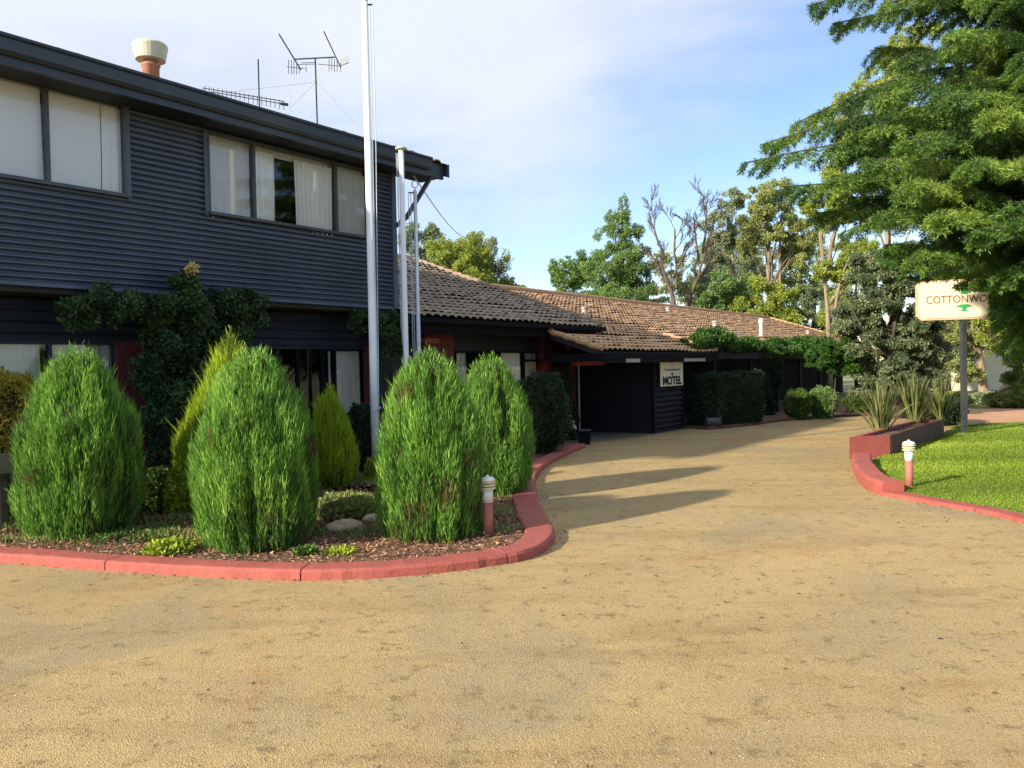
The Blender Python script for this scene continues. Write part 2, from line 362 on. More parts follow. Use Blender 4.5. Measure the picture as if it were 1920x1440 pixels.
def subclumps(main, k, spread=.8, rs=(.3, .55)):
    o = []
    for (x, y, z, rx, ry, rz) in main:
        for i in range(k):
            u = unit(rng.normal(size=(1, 3)))[0] * (rng.uniform(.2, 1) ** .5) * spread; s = rng.uniform(*rs)
            o.append((x + u[0] * rx, y + u[1] * ry, z + u[2] * rz, rx * s, ry * s, rz * s * .85))
    return o
def limb(mb, a, b, r0, r1, sag=.1, n=6, k=7):
    a = Vector(a); b = Vector(b); L_ = (b - a).length; off = Vector(rng.normal(size=3)) * L_ * .06
    P = []
    for i in range(k):
        s = i / (k - 1); q = a.lerp(b, s) + off * math.sin(math.pi * s) + Vector((0, 0, sag * L_ * math.sin(math.pi * s))); P.append(q)
    mb.tube(P, [r0 + (r1 - r0) * i / (k - 1) for i in range(k)], n)
    return P
def px_clump(px, py, y, rpx, rpy=None, ry=None):
    p = at(px, py, y); k = y / F; rpy = rpy or rpx
    return (p.x, p.y, p.z, rpx * k, (ry if ry else rpx * k), rpy * k)
print('base ok')

# ================================================================== GROUND
def sheet(name, pts, z, m, kind='structure'):
    v = np.array([(p[0], p[1], z) for p in pts]); o = npmesh(name, v, [tuple(range(len(v)))], m); o['kind'] = kind
    if o.data.polygons[0].normal.z < 0: o.data.flip_normals()
    return o
sheet('ground', [(-900, -300), (900, -300), (900, 1600), (-900, 1600)], -.02, 'dry')
sheet('gravel_drive', [(-30, -12), (34, -12), (34, 27), (22, 27), (14, 24), (8, 30), (-30, 30)], 0, 'gravel')
def catmull(P, step=.08):
    P = [Vector(p) for p in P]; P = [P[0] * 2 - P[1]] + P + [P[-1] * 2 - P[-2]]; o = []
    for i in range(1, len(P) - 2):
        k = max(2, int((P[i + 1] - P[i]).length / step))
        for j in range(k):
            s = j / k; a, b, c, d = P[i - 1], P[i], P[i + 1], P[i + 2]
            o.append(.5 * ((2 * b) + (c - a) * s + (2 * a - 5 * b + 4 * c - d) * s * s + (3 * b - a - 3 * c + d) * s ** 3))
    o.append(P[-2]); return o
def kerb(name, P, wd, h, m, joint=1.7, seed=3, wfun=None):
    P = catmull(P); n = len(P); r = np.random.default_rng(seed)
    T = [(P[min(i + 1, n - 1)] - P[max(i - 1, 0)]).normalized() for i in range(n)]
    V = []; Fc = []; inner = []; acc = 0; nxt = joint * r.uniform(.6, 1); ring0 = None
    for i in range(n):
        nl = Vector((-T[i].y, T[i].x, 0)); w_ = wd * (wfun(i / (n - 1)) if wfun else 1) * (1 + .02 * math.sin(i * .33) + .012 * r.normal()); hh = h * (1 + .03 * math.sin(i * .21) + .02 * r.normal())
        b = P[i] + nl * .004 * r.normal(); inner.append(b + nl * w_)
        prof = [(0, -.03), (.004, hh * .72), (.022, hh * .96), (.045, hh), (w_ * .6, hh * 1.01), (w_ - .02, hh), (w_, hh * .85), (w_, -.03)]
        ring = [b + nl * x + Vector((0, 0, z)) for x, z in prof]
        s0 = len(V); V += ring; k = len(prof)
        if ring0 is not None:
            Fc += [(ring0 + a, ring0 + a + 1, s0 + a + 1, s0 + a) for a in range(k - 1)]
        else: Fc.append(tuple(s0 + a for a in range(k))[::-1])
        ring0 = s0
        if i < n - 1: acc += (P[i + 1] - P[i]).length
        if acc > nxt and i < n - 3:
            Fc.append(tuple(s0 + a for a in range(k))); s1 = len(V); V += [p + T[i] * .012 for p in ring]; Fc.append(tuple(s1 + a for a in range(k))[::-1]); ring0 = s1; nxt = acc + joint * r.uniform(.8, 1.2)
    Fc.append(tuple(ring0 + a for a in range(k)))
    o = npmesh(name, np.array([tuple(p) for p in V]), Fc, m); return o, inner
LK = [gnd(*p) for p in [(-700, 1010), (-300, 1038), (0, 1056), (150, 1067), (300, 1077), (450, 1086), (580, 1089), (700, 1085), (820, 1075), (930, 1061), (1000, 1046), (1034, 1024), (1039, 1002), (1024, 975), (1008, 942), (1004, 908), (1018, 882), (1052, 860), (1098, 839)]]
k1, inner1 = kerb('kerb', LK, .24, .085, 'kerb', wfun=lambda s: 1.0 + .25 * math.exp(-((s - .62) / .1) ** 2))
tag(k1, 'long red painted concrete kerb curving round the conifer bed', 'kerb')
sheet('garden_soil', [(p.x, p.y) for p in inner1] + [tuple(B(16.2, 9.9, 0))[:2], tuple(B(-4, 9.9, 0))[:2]], .045, 'soil')
RK = [gnd(*p) for p in [(1652, 929), (1700, 938), (1760, 949), (1840, 963), (1925, 984), (2100, 1032), (2500, 1140)]]
k2, inner2 = kerb('kerb', RK, .23, .045, 'kerb', seed=8)
tag(k2, 'low flat red kerb along the edge of the lawn', 'kerb')
RW = [gnd(*p) for p in [(1597, 868), (1598, 880), (1604, 896), (1618, 912), (1636, 923), (1653, 929)]]
k3, inner3 = kerb('raised_kerb', RW, .27, .165, 'kerb', seed=5, joint=1.1)
tag(k3, 'raised curved red edging between the planter and the low kerb', 'kerb')
lawn_poly = [(p.x, p.y) for p in inner3] + [(p.x, p.y) for p in inner2[3:]] + [(14, 8), (22, 14)] + [tuple(gnd(*q))[:2] for q in [(2300, 790), (1920, 794), (1800, 798), (1765, 816), (1670, 852)]]
sheet('lawn', lawn_poly, .03, 'turf')
sheet('path', [tuple(gnd(*q))[:2] for q in [(1705, 800), (1762, 796), (1830, 797), (1920, 793), (2400, 788), (2400, 766), (1900, 767), (1770, 768), (1730, 776)]], .012, 'pave')
RB = [gnd(*p) for p in [(1330, 806), (1400, 799), (1470, 790), (1540, 784), (1600, 781), (1640, 779)]]
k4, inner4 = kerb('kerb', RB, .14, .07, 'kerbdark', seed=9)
tag(k4, 'dull red-brown kerb at the foot of the far dark hedge', 'kerb')
sheet('verandah_bed', [(p.x, p.y) for p in inner4] + [tuple(B(34, 8.0, 0))[:2], tuple(B(34, 10.9, 0))[:2], tuple(B(19.5, 10.9, 0))[:2]], .03, 'soil')
sheet('carport_floor', [tuple(B(*q))[:2] for q in [(14.6, 8.7, 0), (17.0, 8.4, 0), (21, 8.4, 0), (21, 12, 0), (14.6, 12, 0)]], .006, 'concrete')

# ================================================================== ROOF TILES
def tile_roof(name, t0, t1, D0, z0, D1, pitch, parent, course=.27, tw=.21, m='tile', trim=None):
    """interlocking roll tiles: every course lifted at its nose so the hollows show"""
    cs = course * math.cos(pitch); nc = int((D1 - D0) / cs + .5); nt_ = int((t1 - t0) / tw); sg = 8
    ts = np.linspace(0, nt_ * tw, nt_ * sg + 1); ph = (ts / tw) % 1
    prof = .5 - .5 * np.cos(2 * np.pi * ph); prof = np.clip(prof * 1.7, 0, 1) ** .8 * .038
    V = []; Fq = []; Ti = []; r = np.random.default_rng(11)
    for i in range(nc):
        jt = r.normal(size=nt_ + 1) * .006; ja = np.repeat(jt, sg)[:len(ts)]
        sh = (i % 2) * 0.0
        Da = D0 + i * cs; Db = min(D1, Da + cs * 1.12); za = z0 + (Da - D0) * math.tan(pitch); zb = z0 + (Db - D0) * math.tan(pitch)
        wavy = .012 * np.sin(ts * .9 + i * .7) + .008 * np.sin(ts * 2.3 + i)
        rows = [(Da + .004, za + .040 + prof - .016 + ja + wavy), (Da, za + .044 + prof + ja + wavy), (Db, zb + prof * .9 + wavy * .6 + ja * .3)]
        b = len(V) * 0 + (sum(len(x) for x in V))
        for D, z in rows:
            q = np.array([U.x, U.y, 0]) * (t0 + sh + ts)[:, None] - np.array([NN.x, NN.y, 0]) * D; q[:, 2] = z; V.append(q)
        m_ = len(ts)
        for rr in range(2):
            a = b + rr * m_ + np.arange(m_ - 1); Fq.append(np.stack([a, a + 1, a + m_ + 1, a + m_], 1))
            Ti.append(np.repeat(np.clip(.5 + .28 * r.normal(size=nt_), 0, 1), sg))
    o = npmesh(name, np.concatenate(V), np.concatenate(Fq), m, parent, np.concatenate(Ti))
    return o
def rz(D, D0, z0, pitch): return z0 + (D - D0) * math.tan(pitch)

# ================================================================== TWO-STOREY BUILDING
DU, DE, DG = 10.0, 9.4, 10.55
TL = 1.3; TR = tx(746, DU)
zc = tz(748, 577, DU)[1]; zs = tz(0, 142, DU)[1]
ze = 5.27
print('upper', TR, 'clad bottom', zc, tz(0, 530, DU)[1], 'soffit', zs, 'eave', tz(0, 60, DE), tz(745, 275, DE), tz(845, 297, DE))
b1 = thing('motel_building', tuple(B(6, 12, 0)), 'two-storey building clad in dark blue-grey corrugated iron, left of the flagpoles', 'building')
def split(t0, t1, z0, z1, ops):
    r = []; t = t0
    for a, b, c, d in sorted(ops):
        if a > t: r.append((t, a, z0, z1))
        if c > z0: r.append((a, b, z0, c))
        if d < z1: r.append((a, b, d, z1))
        t = b
    if t < t1: r.append((t, t1, z0, z1))
    return r
def corr(pieces, D, pitch_, amp, kind, z0ref):
    V = []; Fc = []
    for t0, t1, z0, z1 in pieces:
        if kind == 'wave':
            k = max(3, int((z1 - z0) / pitch_ * 8)); zz = np.linspace(z0, z1, k + 1); dd = amp * np.clip(3.0 * np.cos((zz - z0ref) / pitch_ * 2 * np.pi), -1, 1)
        else:
            zz = [z0]; dd = []; f0 = ((z0 - z0ref) / pitch_) % 1; dd.append(amp * (1 - 2 * f0)); z = z0 + (1 - f0) * pitch_
            while z < z1 - 1e-4: zz += [z - .001, z + .0]; dd += [-amp, amp]; z += pitch_
            zz.append(z1); dd.append(-amp * .9)
            zz = np.array(zz); dd = np.array(dd)
        b = len(V); nt2 = 2
        for z, d in zip(zz, dd):
            V.append(B(t0, D - d, z)); V.append(B(t1, D - d, z))
        for i in range(len(zz) - 1): Fc.append((b + 2 * i, b + 2 * i + 1, b + 2 * i + 3, b + 2 * i + 2))
    return np.array([tuple(p) for p in V]), Fc
def curtain(name, t0, t1, z0, z1, D, m, parent, folds=.11, amp=.022):
    k = max(8, int((t1 - t0) / folds * 8)); r = np.random.default_rng(int(t0 * 100)); tt = np.linspace(t0, t1, k + 1)
    ph = (tt - t0) / folds * 2 * np.pi + 1.2 * np.sin(tt * 7); am = amp * (.5 + .5 * np.sin(tt * 3.1) ** 2)
    V = []; 
    for z in (z0, (z0 + z1) / 2, z1):
        for t, p, a in zip(tt, ph, am): V.append(B(t + (.01 * math.sin(z * 3 + t * 5)), D + a * math.sin(p + (z - z0) * .3), z))
    Fc = [(r_ * (k + 1) + i, r_ * (k + 1) + i + 1, (r_ + 1) * (k + 1) + i + 1, (r_ + 1) * (k + 1) + i) for r_ in range(2) for i in range(k)]
    return npmesh(name, np.array([tuple(p) for p in V]), Fc, m, parent, smooth=True)
def window(parent, t0, t1, z0, z1, D, mull, curtains, fw_=.03, fm='frame', label=None, pelmet=.12):
    """frame (the part) with panes and curtains as its own pieces"""
    f = MB(); d0, d1 = D - .035, D + .05
    f.bb(t0, t1, d0, d1, z0, z0 + fw_); f.bb(t0, t1, d0, d1, z1 - fw_, z1)
    f.bb(t0, t0 + fw_, d0 + .002, d1, z0 + fw_, z1 - fw_); f.bb(t1 - fw_, t1, d0 + .002, d1, z0 + fw_, z1 - fw_)
    f.bb(t0 - .02, t1 + .02, d0 - .035, d0 - .001, z0 - .02, z0 + .018)
    for mt in mull: f.bb(mt - .022, mt + .022, d0 + .004, d1, z0 + fw_, z1 - fw_)
    w_ = f.build('window', fm, parent)
    if label: w_['label'] = label
    ed = [t0 + fw_] + [x for m_ in mull for x in (m_ - .022, m_ + .022)] + [t1 - fw_]
    for i in range(0, len(ed), 2):
        MB().add([B(ed[i], D + .01, z0 + fw_), B(ed[i + 1], D + .01, z0 + fw_), B(ed[i + 1], D + .01, z1 - fw_), B(ed[i], D + .01, z1 - fw_)], [(0, 1, 2, 3)]).build('pane', 'glass', w_)
    if pelmet: MB().bb(t0 + .01, t1 - .01, D + .12, D + .14, z1 - pelmet, z1 + .03).build('pelmet', 'curtaindim', w_)
    for c in curtains:
        a, b, mm = c[:3]; fo = c[3] if len(c) > 3 else .11; am = c[4] if len(c) > 4 else .02
        curtain('curtain', a, b, z0 - .05, z1 - pelmet * .7, D + .075, mm, w_, fo, am)
    return w_
W1 = (2.0, tx(235, DU, 280), tz(233, 368, DU)[1], tz(228, 190, DU)[1])
W2 = (tx(388, DU, 320), tx(690, DU, 350), tz(400, 401, DU)[1], tz(392, 246, DU)[1])
print('W1', W1, 'W2', W2)
zt1 = max(W1[3], W2[3])
v, f = corr(split(TL, TR - .09, zc, ze - .05, [(W1[0], W1[1], W1[2], W1[3]), (W2[0], W2[1], W2[2], W2[3])]), DU + .026, .076, .031, 'wave', zc)
npmesh('corrugated_wall', v, f, 'navy', b1)
t = MB(); t.bb(TR - .1, TR, DU - .03, DU + .3, zc - .02, ze - .02); t.bb(TL, TR - .1, DU - .02, DU + .02, zc - .035, zc - .001)
for W in (W1, W2):
    t.bb(W[0] - .05, W[0], DU - .028, DU, W[2] - .04, W[3]); t.bb(W[1], W[1] + .05, DU - .028, DU, W[2] - .04, W[3])
t.build('corner_trim', 'navy', b1)
for tj in (W1[1] + .55, W2[0] + .9, W2[1] - .25):
    hi_ = (ze - .3) if tj < W2[0] else W2[2] - .05
    v, f = corr([(tj, tj + .035, zc + .01, hi_)], DU + .0225, .076, .031, 'wave', zc); npmesh('sheet_lap', v, f, 'navy', b1)
m1 = tx(88, DU, 270)
w1 = window(b1, *W1, DU, [m1], [(W1[0], m1 - .02, 'curtain', .9, .006), (m1 + .02, W1[1] - .28, 'curtain', .9, .005), (W1[1] - .27, W1[1], 'curtain', .1, .02)])
a, b = tx(475, DU, 330), tx(629, DU, 360)
w2 = window(b1, *W2, DU, [a, b], [(W2[0], a - .02, 'curtaindim', .2, .02), (a + .02, tx(521, DU, 350), 'curtain', .1), (tx(558, DU, 350), b, 'curtain', .09, .03), (b + .02, W2[1], 'curtaindim', .12, .02)])
# shell behind
s = MB()
s.bb(TL, TR - .002, 16.2, 16.4, 0, ze); s.bb(TL, TL + .15, DU + .06, 16.2, 0, ze); s.bb(TR - .16, TR - .003, DU + .32, 16.2, 0, ze)
s.bb(TL + .15, TR - .16, DU + .06, 16.2, zc - .1, zc + .02); s.bb(TL + .15, TR - .16, DU + 3.2, DU + 3.3, zc + .02, ze)
s.bb(TL + .15, TR - .16, DU + .06, 16.2, ze - .02, ze + .03)
s.bb(TL - .03, TL - .002, DU - .04, 16.3, 0, ze)
s.build('inner_shell', 'inside', b1)
# soffit, gutter, roof
zso = zs + .0
MB().bb(TL - .3, TR + .72, DE + .12, DU + .05, zso, zso + .03).build('soffit', 'soffit', b1)
g = MB()
def gprof(t0, t1, D, z): # quad gutter with lip and fascia
    pts = [(D + .10, z - .21), (D + .02, z - .21), (D - .01, z - .17), (D - .02, z - .05), (D - .045, z - .03), (D - .045, z), (D - .03, z), (D - .03, z - .02), (D + .10, z - .19)]
    g.prism([B(t0, a_, b_) for a_, b_ in pts], U * (t1 - t0))
gprof(TL - .3, TR + .3, DE, ze)
g.build('gutter', 'fascia', b1)
MB().bb(TL - .3, TR + .68, DE + .06, DE + .12, ze - .30, ze - .02).build('fascia_board', 'fascia', b1)
PU = R(20)
roof1 = tile_roof('roof', TL - .3, TR + .72, DE + .0, ze - .075, 14.0, PU, b1)
bk = MB(); bk.add([B(TL - .3, DE, ze - .035), B(TR + .7, DE, ze - .035), B(TR + .7, 14, rz(14, DE, ze - .035, PU)), B(TL - .3, 14, rz(14, DE, ze - .035, PU)), B(TR + .7, 17, ze - .035), B(TL - .3, 17, ze - .035)], [(0, 1, 2, 3), (3, 2, 4, 5)])
bk.build('sarking', 'soffit', roof1)
bg_ = MB(); bg_.prism([B(TR + .70, DE - .02, ze - .27), B(TR + .70, DE - .02, ze - .04), B(TR + .70, 14, rz(14, DE, ze - .04, PU)), B(TR + .70, 14, rz(14, DE, ze - .27, PU))], U * .05)
bg_.build('barge_board', 'fascia', roof1)
# brace strut under the gable overhang
p0, p1 = B(TR + .02, DE + .35, 4.25), B(TR + .42, DE + .1, ze - .26)
MB().tube([p0 + NN * -.25 + Vector((0, 0, -.12)), p0, p1], .045, 4).build('eave_brace', 'fascia', b1)
# chimney flue behind the eave
fp = at(283, 138, 11.0); fl = MB(); zb = tz(283, 138, 12.2)[1]
tf, zf = tz(283, 140, 12.2); base = B(tf, 12.2, zf); k = base.y / F
fl.lathe(base, [(15 * k, -.6), (15 * k, 14 * k), (17 * k, 15 * k), (17 * k, 18 * k), (13 * k, 19 * k)])
flo = fl.build('flue', 'terra', b1, True)
MB().lathe(base, [(13 * k, 18 * k), (13.2 * k, 28 * k)]).build('collar', 'barkg', flo, True)
MB().lathe(base, [(14 * k, 26 * k), (25 * k, 27 * k), (26 * k, 26 * k), (31 * k, 50 * k), (31 * k, 53 * k), (28 * k, 56 * k), (8 * k, 57 * k)], 28).build('cowl', 'cream', flo)
# ground floor
zl = tz(0, 640, DG)[1]
GW1 = (2.0, tx(216, DG, 660), .75, zl); GW2 = (tx(611, DG, 700), tx(688, DG, 700), .85, tz(650, 655, DG)[1]); GD = (tx(512, DG, 700), tx(606, DG, 700), .05, GW2[3])
GW1b = GW1
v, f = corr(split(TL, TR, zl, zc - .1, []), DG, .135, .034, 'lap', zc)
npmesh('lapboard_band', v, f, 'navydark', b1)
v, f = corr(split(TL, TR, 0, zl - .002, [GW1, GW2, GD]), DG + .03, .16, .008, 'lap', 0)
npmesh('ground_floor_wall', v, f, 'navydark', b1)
MB().bb(TL, TR - .002, DU + .05, DG + .1, zc - .06, zc - .025).build('overhang_soffit', 'soffit', b1)
window(b1, *GW1, DG, [tx(92, DG, 660)], [(GW1[0], tx(80, DG, 660), 'curtaindim', .16, .03), (tx(103, DG, 660), GW1[1], 'curtaindim', .14, .03)], fm='navydark', pelmet=.02)
window(b1, *GW2, DG, [tx(627, DG, 700)], [(GW2[0] + .02, tx(625, DG, 700), 'curtaindim', .2, .005), (tx(633, DG, 700), tx(681, DG, 700), 'curtaindim', .13, .03)], fm='black', pelmet=.02)
dr = MB(); dr.bb(GD[0], GD[1], DG + .02, DG + .06, GD[2], GD[2] + .1)
for q in (0, .5, 1): tt = GD[0] + (GD[1] - GD[0]) * q; dr.bb(tt - .03, tt + .03, DG + .012, DG + .07, GD[2] + .1, GD[3])
dro = dr.build('door', 'black', b1)
MB().add([B(GD[0], DG + .04, .1), B(GD[1], DG + .04, .1), B(GD[1], DG + .04, GD[3]), B(GD[0], DG + .04, GD[3])], [(0, 1, 2, 3)]).build('door_glass', 'glass', dro)
for a_, b_ in ((222, 270), (691, 714)):
    MB().bb(tx(a_, DG - .12, 680), tx(b_, DG - .12, 680), DG - .12, DG + .02, 0, zl + .01).build('red_pier', 'redwall', b1)

# ================================================================== TILED WINGS
b2 = thing('motel_wing', tuple(B(22, 11, 0)), 'long single-storey motel wing with brown tiled roofs and a dark carport', 'building')
D2, z2, P2 = 9.6, tz(1128, 614, 9.6)[1], R(19.5); T2 = tx(1128, 9.6, 613)
print('wing2', z2, tz(790, 603, 9.6), 'T2', T2)
r2 = tile_roof('roof', TR + .05, T2, D2, z2, 15.7, P2, b2, m='shadetile')
def slab(t0, t1, Da, za, Db, zb_, th=.1):
    return MB().hexa([B(t0, Da, za - th), B(t1, Da, za - th), B(t1, Db, zb_ - th), B(t0, Db, zb_ - th), B(t0, Da, za), B(t1, Da, za), B(t1, Db, zb_), B(t0, Db, zb_)])
slab(TR + .05, T2 - .01, D2 + .02, z2 - .01, 15.7, rz(15.7, D2, z2 - .01, P2)).build('sarking', 'soffit', r2)
slab(TR + .05, T2 - .01, 15.71, rz(15.7, D2, z2, P2), 21, 2.4).build('back_slope', 'kerbdark', r2)
MB().tube([B(TR + .05, 15.7, rz(15.7, D2, z2 + .05, P2)), B(T2, 15.7, rz(15.7, D2, z2 + .05, P2))], .1, 8).build('ridge_cap', 'tile', r2)
# verge tiles
vg = MB()
for i in range(20):
    Da = D2 + i * .305; vg.tube([B(T2, Da, rz(Da, D2, z2 + .075, P2)), B(T2, Da + .32, rz(Da + .32, D2, z2 + .05, P2))], .07, 8)
vg.build('verge_tiles', 'shadetile', r2)
fb = MB(); fb.bb(TR, T2 + .04, D2 - .0, D2 + .05, z2 - .27, z2 - .03); fb.build('fascia_board', 'black', b2)
g = MB(); g.bb(TR, T2 + .05, D2 - .1, D2 - .002, z2 - .09, z2 - .0); g.build('gutter', 'black', b2)
D2w = 10.35
MB().bb(TR, T2 - .05, D2 + .05, D2w + .1, z2 - .2, z2 - .16).build('soffit', 'soffit', b2)
# gable end filled with dark boards
MB().prism([B(T2 - .12, D2 + .05, z2 - .16), B(T2 - .12, 15.6, z2 - .16), B(T2 - .12, 15.6, rz(15.6, D2, z2 - .13, P2)), B(T2 - .12, D2 + .05, z2 - .14)], U * .05).build('gable_panel', 'maroon', b2)
W3 = (tx(852, D2w, 680), tx(1014, D2w, 680), .85, tz(940, 659, D2w)[1])
v, f = corr(split(TR, T2 - .3, 0, z2 - .16, [W3]), D2w, .16, .01, 'lap', 0)
npmesh('wall', v, f, 'navydark', b2)
MB().bb(TR, T2 - .3, 15.4, 15.5, 0, 2.9).bb(T2 - .4, T2 - .3, D2w + .02, 15.4, 0, 2.4).bb(TR + .02, T2 - .4, D2w + 3, D2w + 3.1, 0, z2 - .2).build('inner_shell', 'inside', b2)
ta, tb, tc_ = tx(880, D2w, 680), tx(936, D2w, 680), tx(981, D2w, 680)
window(b2, *W3, D2w, [ta, tb, tc_], [(W3[0], ta, 'curtaindim', .13), (tb + .03, tc_, 'curtain', .16, .03), (tc_ + .03, W3[1], 'curtaindim', .14)], fm='black', pelmet=.03)
for a_, b_ in ((797, 851), (1020, 1078)):
    MB().bb(tx(a_, 10.2, 650), tx(b_, 10.2, 650), 10.2, D2w + .3, 0, z2 - .21).build('red_pier', 'redwall', b2)
MB().bb(tx(797, 9.95, 615), tx(823, 9.95, 615), 9.95, 10.6, z2 - .42, z2 - .34).build('red_beam_end', 'kerb', b2)
bell = MB(); bc = B(tx(1066, 10.13, 650), 10.13, tz(1066, 652, 10.13)[1]); bell.tube([bc + NN * .0, bc + NN * .03, bc + NN * .05, bc + NN * .09], [.12, .13, .11, .03], 16)
bo = bell.build('wall_bell', 'kerb', b2, True)
# long wing
D3e, z3c, P3 = 8.3, tz(1240, 660, 8.3)[1] - .0, R(17.8)
T3a, T3b = tx(1130, 8.3, 657), tx(1345, 8.3, 662)
D3r = None
for D in np.arange(11, 18, .02):
    tt, zz = tz(1180, 569, D)
    if z3c + (D - D3e) * math.tan(P3) >= zz: D3r = D; break
T3r = tx(1440, D3r, 600)
print('wing3 eave', z3c, 'T', T3a, T3b, 'ridge D', D3r, 'z', rz(D3r, D3e, z3c, P3), 'end t', T3r)
nC = int((9.4 - D3e) / (.27 * math.cos(P3)) + .999); Dj = D3e + nC * .27 * math.cos(P3)
r3a = tile_roof('carport_roof', T3a, T3b, D3e, z3c, Dj, P3, b2)
slab(T3a, T3b, D3e + .02, z3c - .01, Dj, rz(Dj, D3e, z3c - .01, P3)).build('sarking', 'soffit', r3a)
r3 = tile_roof('roof', T2 - .3, T3r, Dj, rz(Dj, D3e, z3c, P3), D3r, P3, b2)
slab(T2 - .3, T3r, Dj + .02, rz(Dj, D3e, z3c - .01, P3), D3r, rz(D3r, D3e, z3c - .01, P3)).build('sarking', 'soffit', r3)
slab(T2 - .3, T3r, D3r + .01, rz(D3r, D3e, z3c, P3), D3r + 5, 2.2).build('back_slope', 'kerbdark', r3)
MB().tube([B(T2 - .3, D3r, rz(D3r, D3e, z3c + .05, P3)), B(T3r, D3r, rz(D3r, D3e, z3c + .05, P3))], .1, 8).build('ridge_cap', 'tile', r3)
vg = MB()
for tt, Da0, Db0 in ((T3r, Dj, D3r), (T3b, D3e, Dj), (T3a, D3e, Dj)):
    Da = Da0; vg = MB()
    while Da < Db0: vg.tube([B(tt, Da, rz(Da, D3e, z3c + .07, P3)), B(tt, Da + .32, rz(Da + .32, D3e, z3c + .045, P3))], .06, 8); Da += .305
    vg.build('verge_tiles', 'tile', r3)
fb = MB(); fb.bb(T3a, T3b + .02, D3e - .02, D3e + .04, z3c - .24, z3c - .02); fb.bb(T3a, T3a + .04, D3e + .04, D2, z3c - .2, z3c - .03)
fb.bb(T3b + .02, T3r, Dj - .05, Dj, rz(Dj, D3e, z3c, P3) - .22, rz(Dj, D3e, z3c, P3) - .02); fb.build('fascia_board', 'black', b2)
for a_, b_ in ((1174, 1200), (1283, 1322)):
    MB().bb(tx(a_, 8.27, 670), tx(b_, 8.27, 670), D3e - .035, D3e - .021, z3c - .23, z3c - .15).build('flashing_strip', 'ventgrey', b2)
# ceiling and back walls keep the carport dark
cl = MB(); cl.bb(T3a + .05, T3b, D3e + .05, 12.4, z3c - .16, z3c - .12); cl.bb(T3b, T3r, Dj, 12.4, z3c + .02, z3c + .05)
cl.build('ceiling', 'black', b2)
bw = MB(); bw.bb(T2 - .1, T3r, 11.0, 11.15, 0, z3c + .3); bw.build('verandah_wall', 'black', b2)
ci, cd = gnd(1225, 813), 0
Dp = -(ci.dot(NN)); Tp = ci.dot(U); print('panel corner', Tp, Dp)
Tq = gnd(1293, 801).dot(U)
v, f = corr([(Tp, Tp + 1.6, .0, z3c - .16)], Dp, .125, .036, 'lap', 0); pn = npmesh('lapped_room_wall', v, f, 'maroon', b2)
V = []; Fc = []
zz = np.arange(0, z3c - .16, .125)
for i, z in enumerate(zz):
    q = len(V); e = min(z + .124, z3c - .16)
    V += [B(Tp - .04, Dp, z), B(Tp - .04, Dp + 2.4, z), B(Tp, Dp + 2.4, e), B(Tp, Dp, e)]; Fc.append((q, q + 1, q + 2, q + 3))
npmesh('lapped_side_wall', np.array([tuple(p) for p in V]), Fc, 'maroon', b2)
MB().bb(Tp - .05, Tp + .02, Dp - .045, Dp + .03, 0, z3c - .16).build('corner_post', 'black', b2)
MB().bb(Tp + 1.56, Tp + 1.63, Dp - .03, Dp + .03, 0, z3c - .16).build('corner_post', 'black', b2)
pr = gnd(1130, 807); Dq, Tq2 = -(pr.dot(NN)), pr.dot(U)
MB().bb(Tq2 - .02, Tq2 + .14, Dq - .05, Dq + .25, 0, z3c + .1).build('red_pier', 'redwall', b2)
tb0, tb1 = tx(1079, 9.3, 680), tx(1131, 9.3, 679)
MB().bb(tb0, tb1, 9.28, 9.42, tz(1100, 685, 9.3)[1], tz(1100, 676, 9.3)[1]).build('red_beam', 'kerb', b2)
dp_ = gnd(1087, 815); MB().tube([dp_, dp_ + Vector((0, 0, 1.75))], .025, 8).build('downpipe', 'ventgrey', b2)
df = gnd(1104, 812); MB().box(df + Vector((0, 0, .55)), rt * .03, fw * .03, Vector((0, 0, .55))).box(df + Vector((-.14, .05, 1.08)), rt * .14, fw * .02, Vector((0, 0, .025))).build('gate_frame', 'black', b2)
# pergola beam and posts in front of the long wing
pb = thing('pergola', tuple(B(24, 8.4, 0)), 'dark timber pergola carrying the bright green vine along the far verandah', 'pergola')
zpb = tz(1400, 662, 8.35)[1]; Tpe = tx(1545, 8.35, 668)
MB().bb(T3b + .03, Tpe, 8.33, 8.42, zpb - .16, zpb + .02).build('beam', 'maroon', pb)
for q in (0, .28, .52, .76, 1):
    tt = T3b + .1 + (Tpe - T3b - .3) * q; MB().bb(tt, tt + .1, 8.425, 8.53, 0, zpb).build('post', 'maroon', pb)
rf = MB()
for q in range(16):
    tt = T3b + .1 + (Tpe - T3b - .3) * q / 15; rf.bb(tt, tt + .05, 8.2, 10.95, zpb + .022, zpb + .1)
rf.build('rafters', 'maroon', pb)
MB().bb(T3b + .03, Tpe, 8.3, 10.9, zpb + .105, zpb + .12).build('shade_sheet', 'black', pb)  # opaque sheet added under the vine to block light and keep the verandah dark
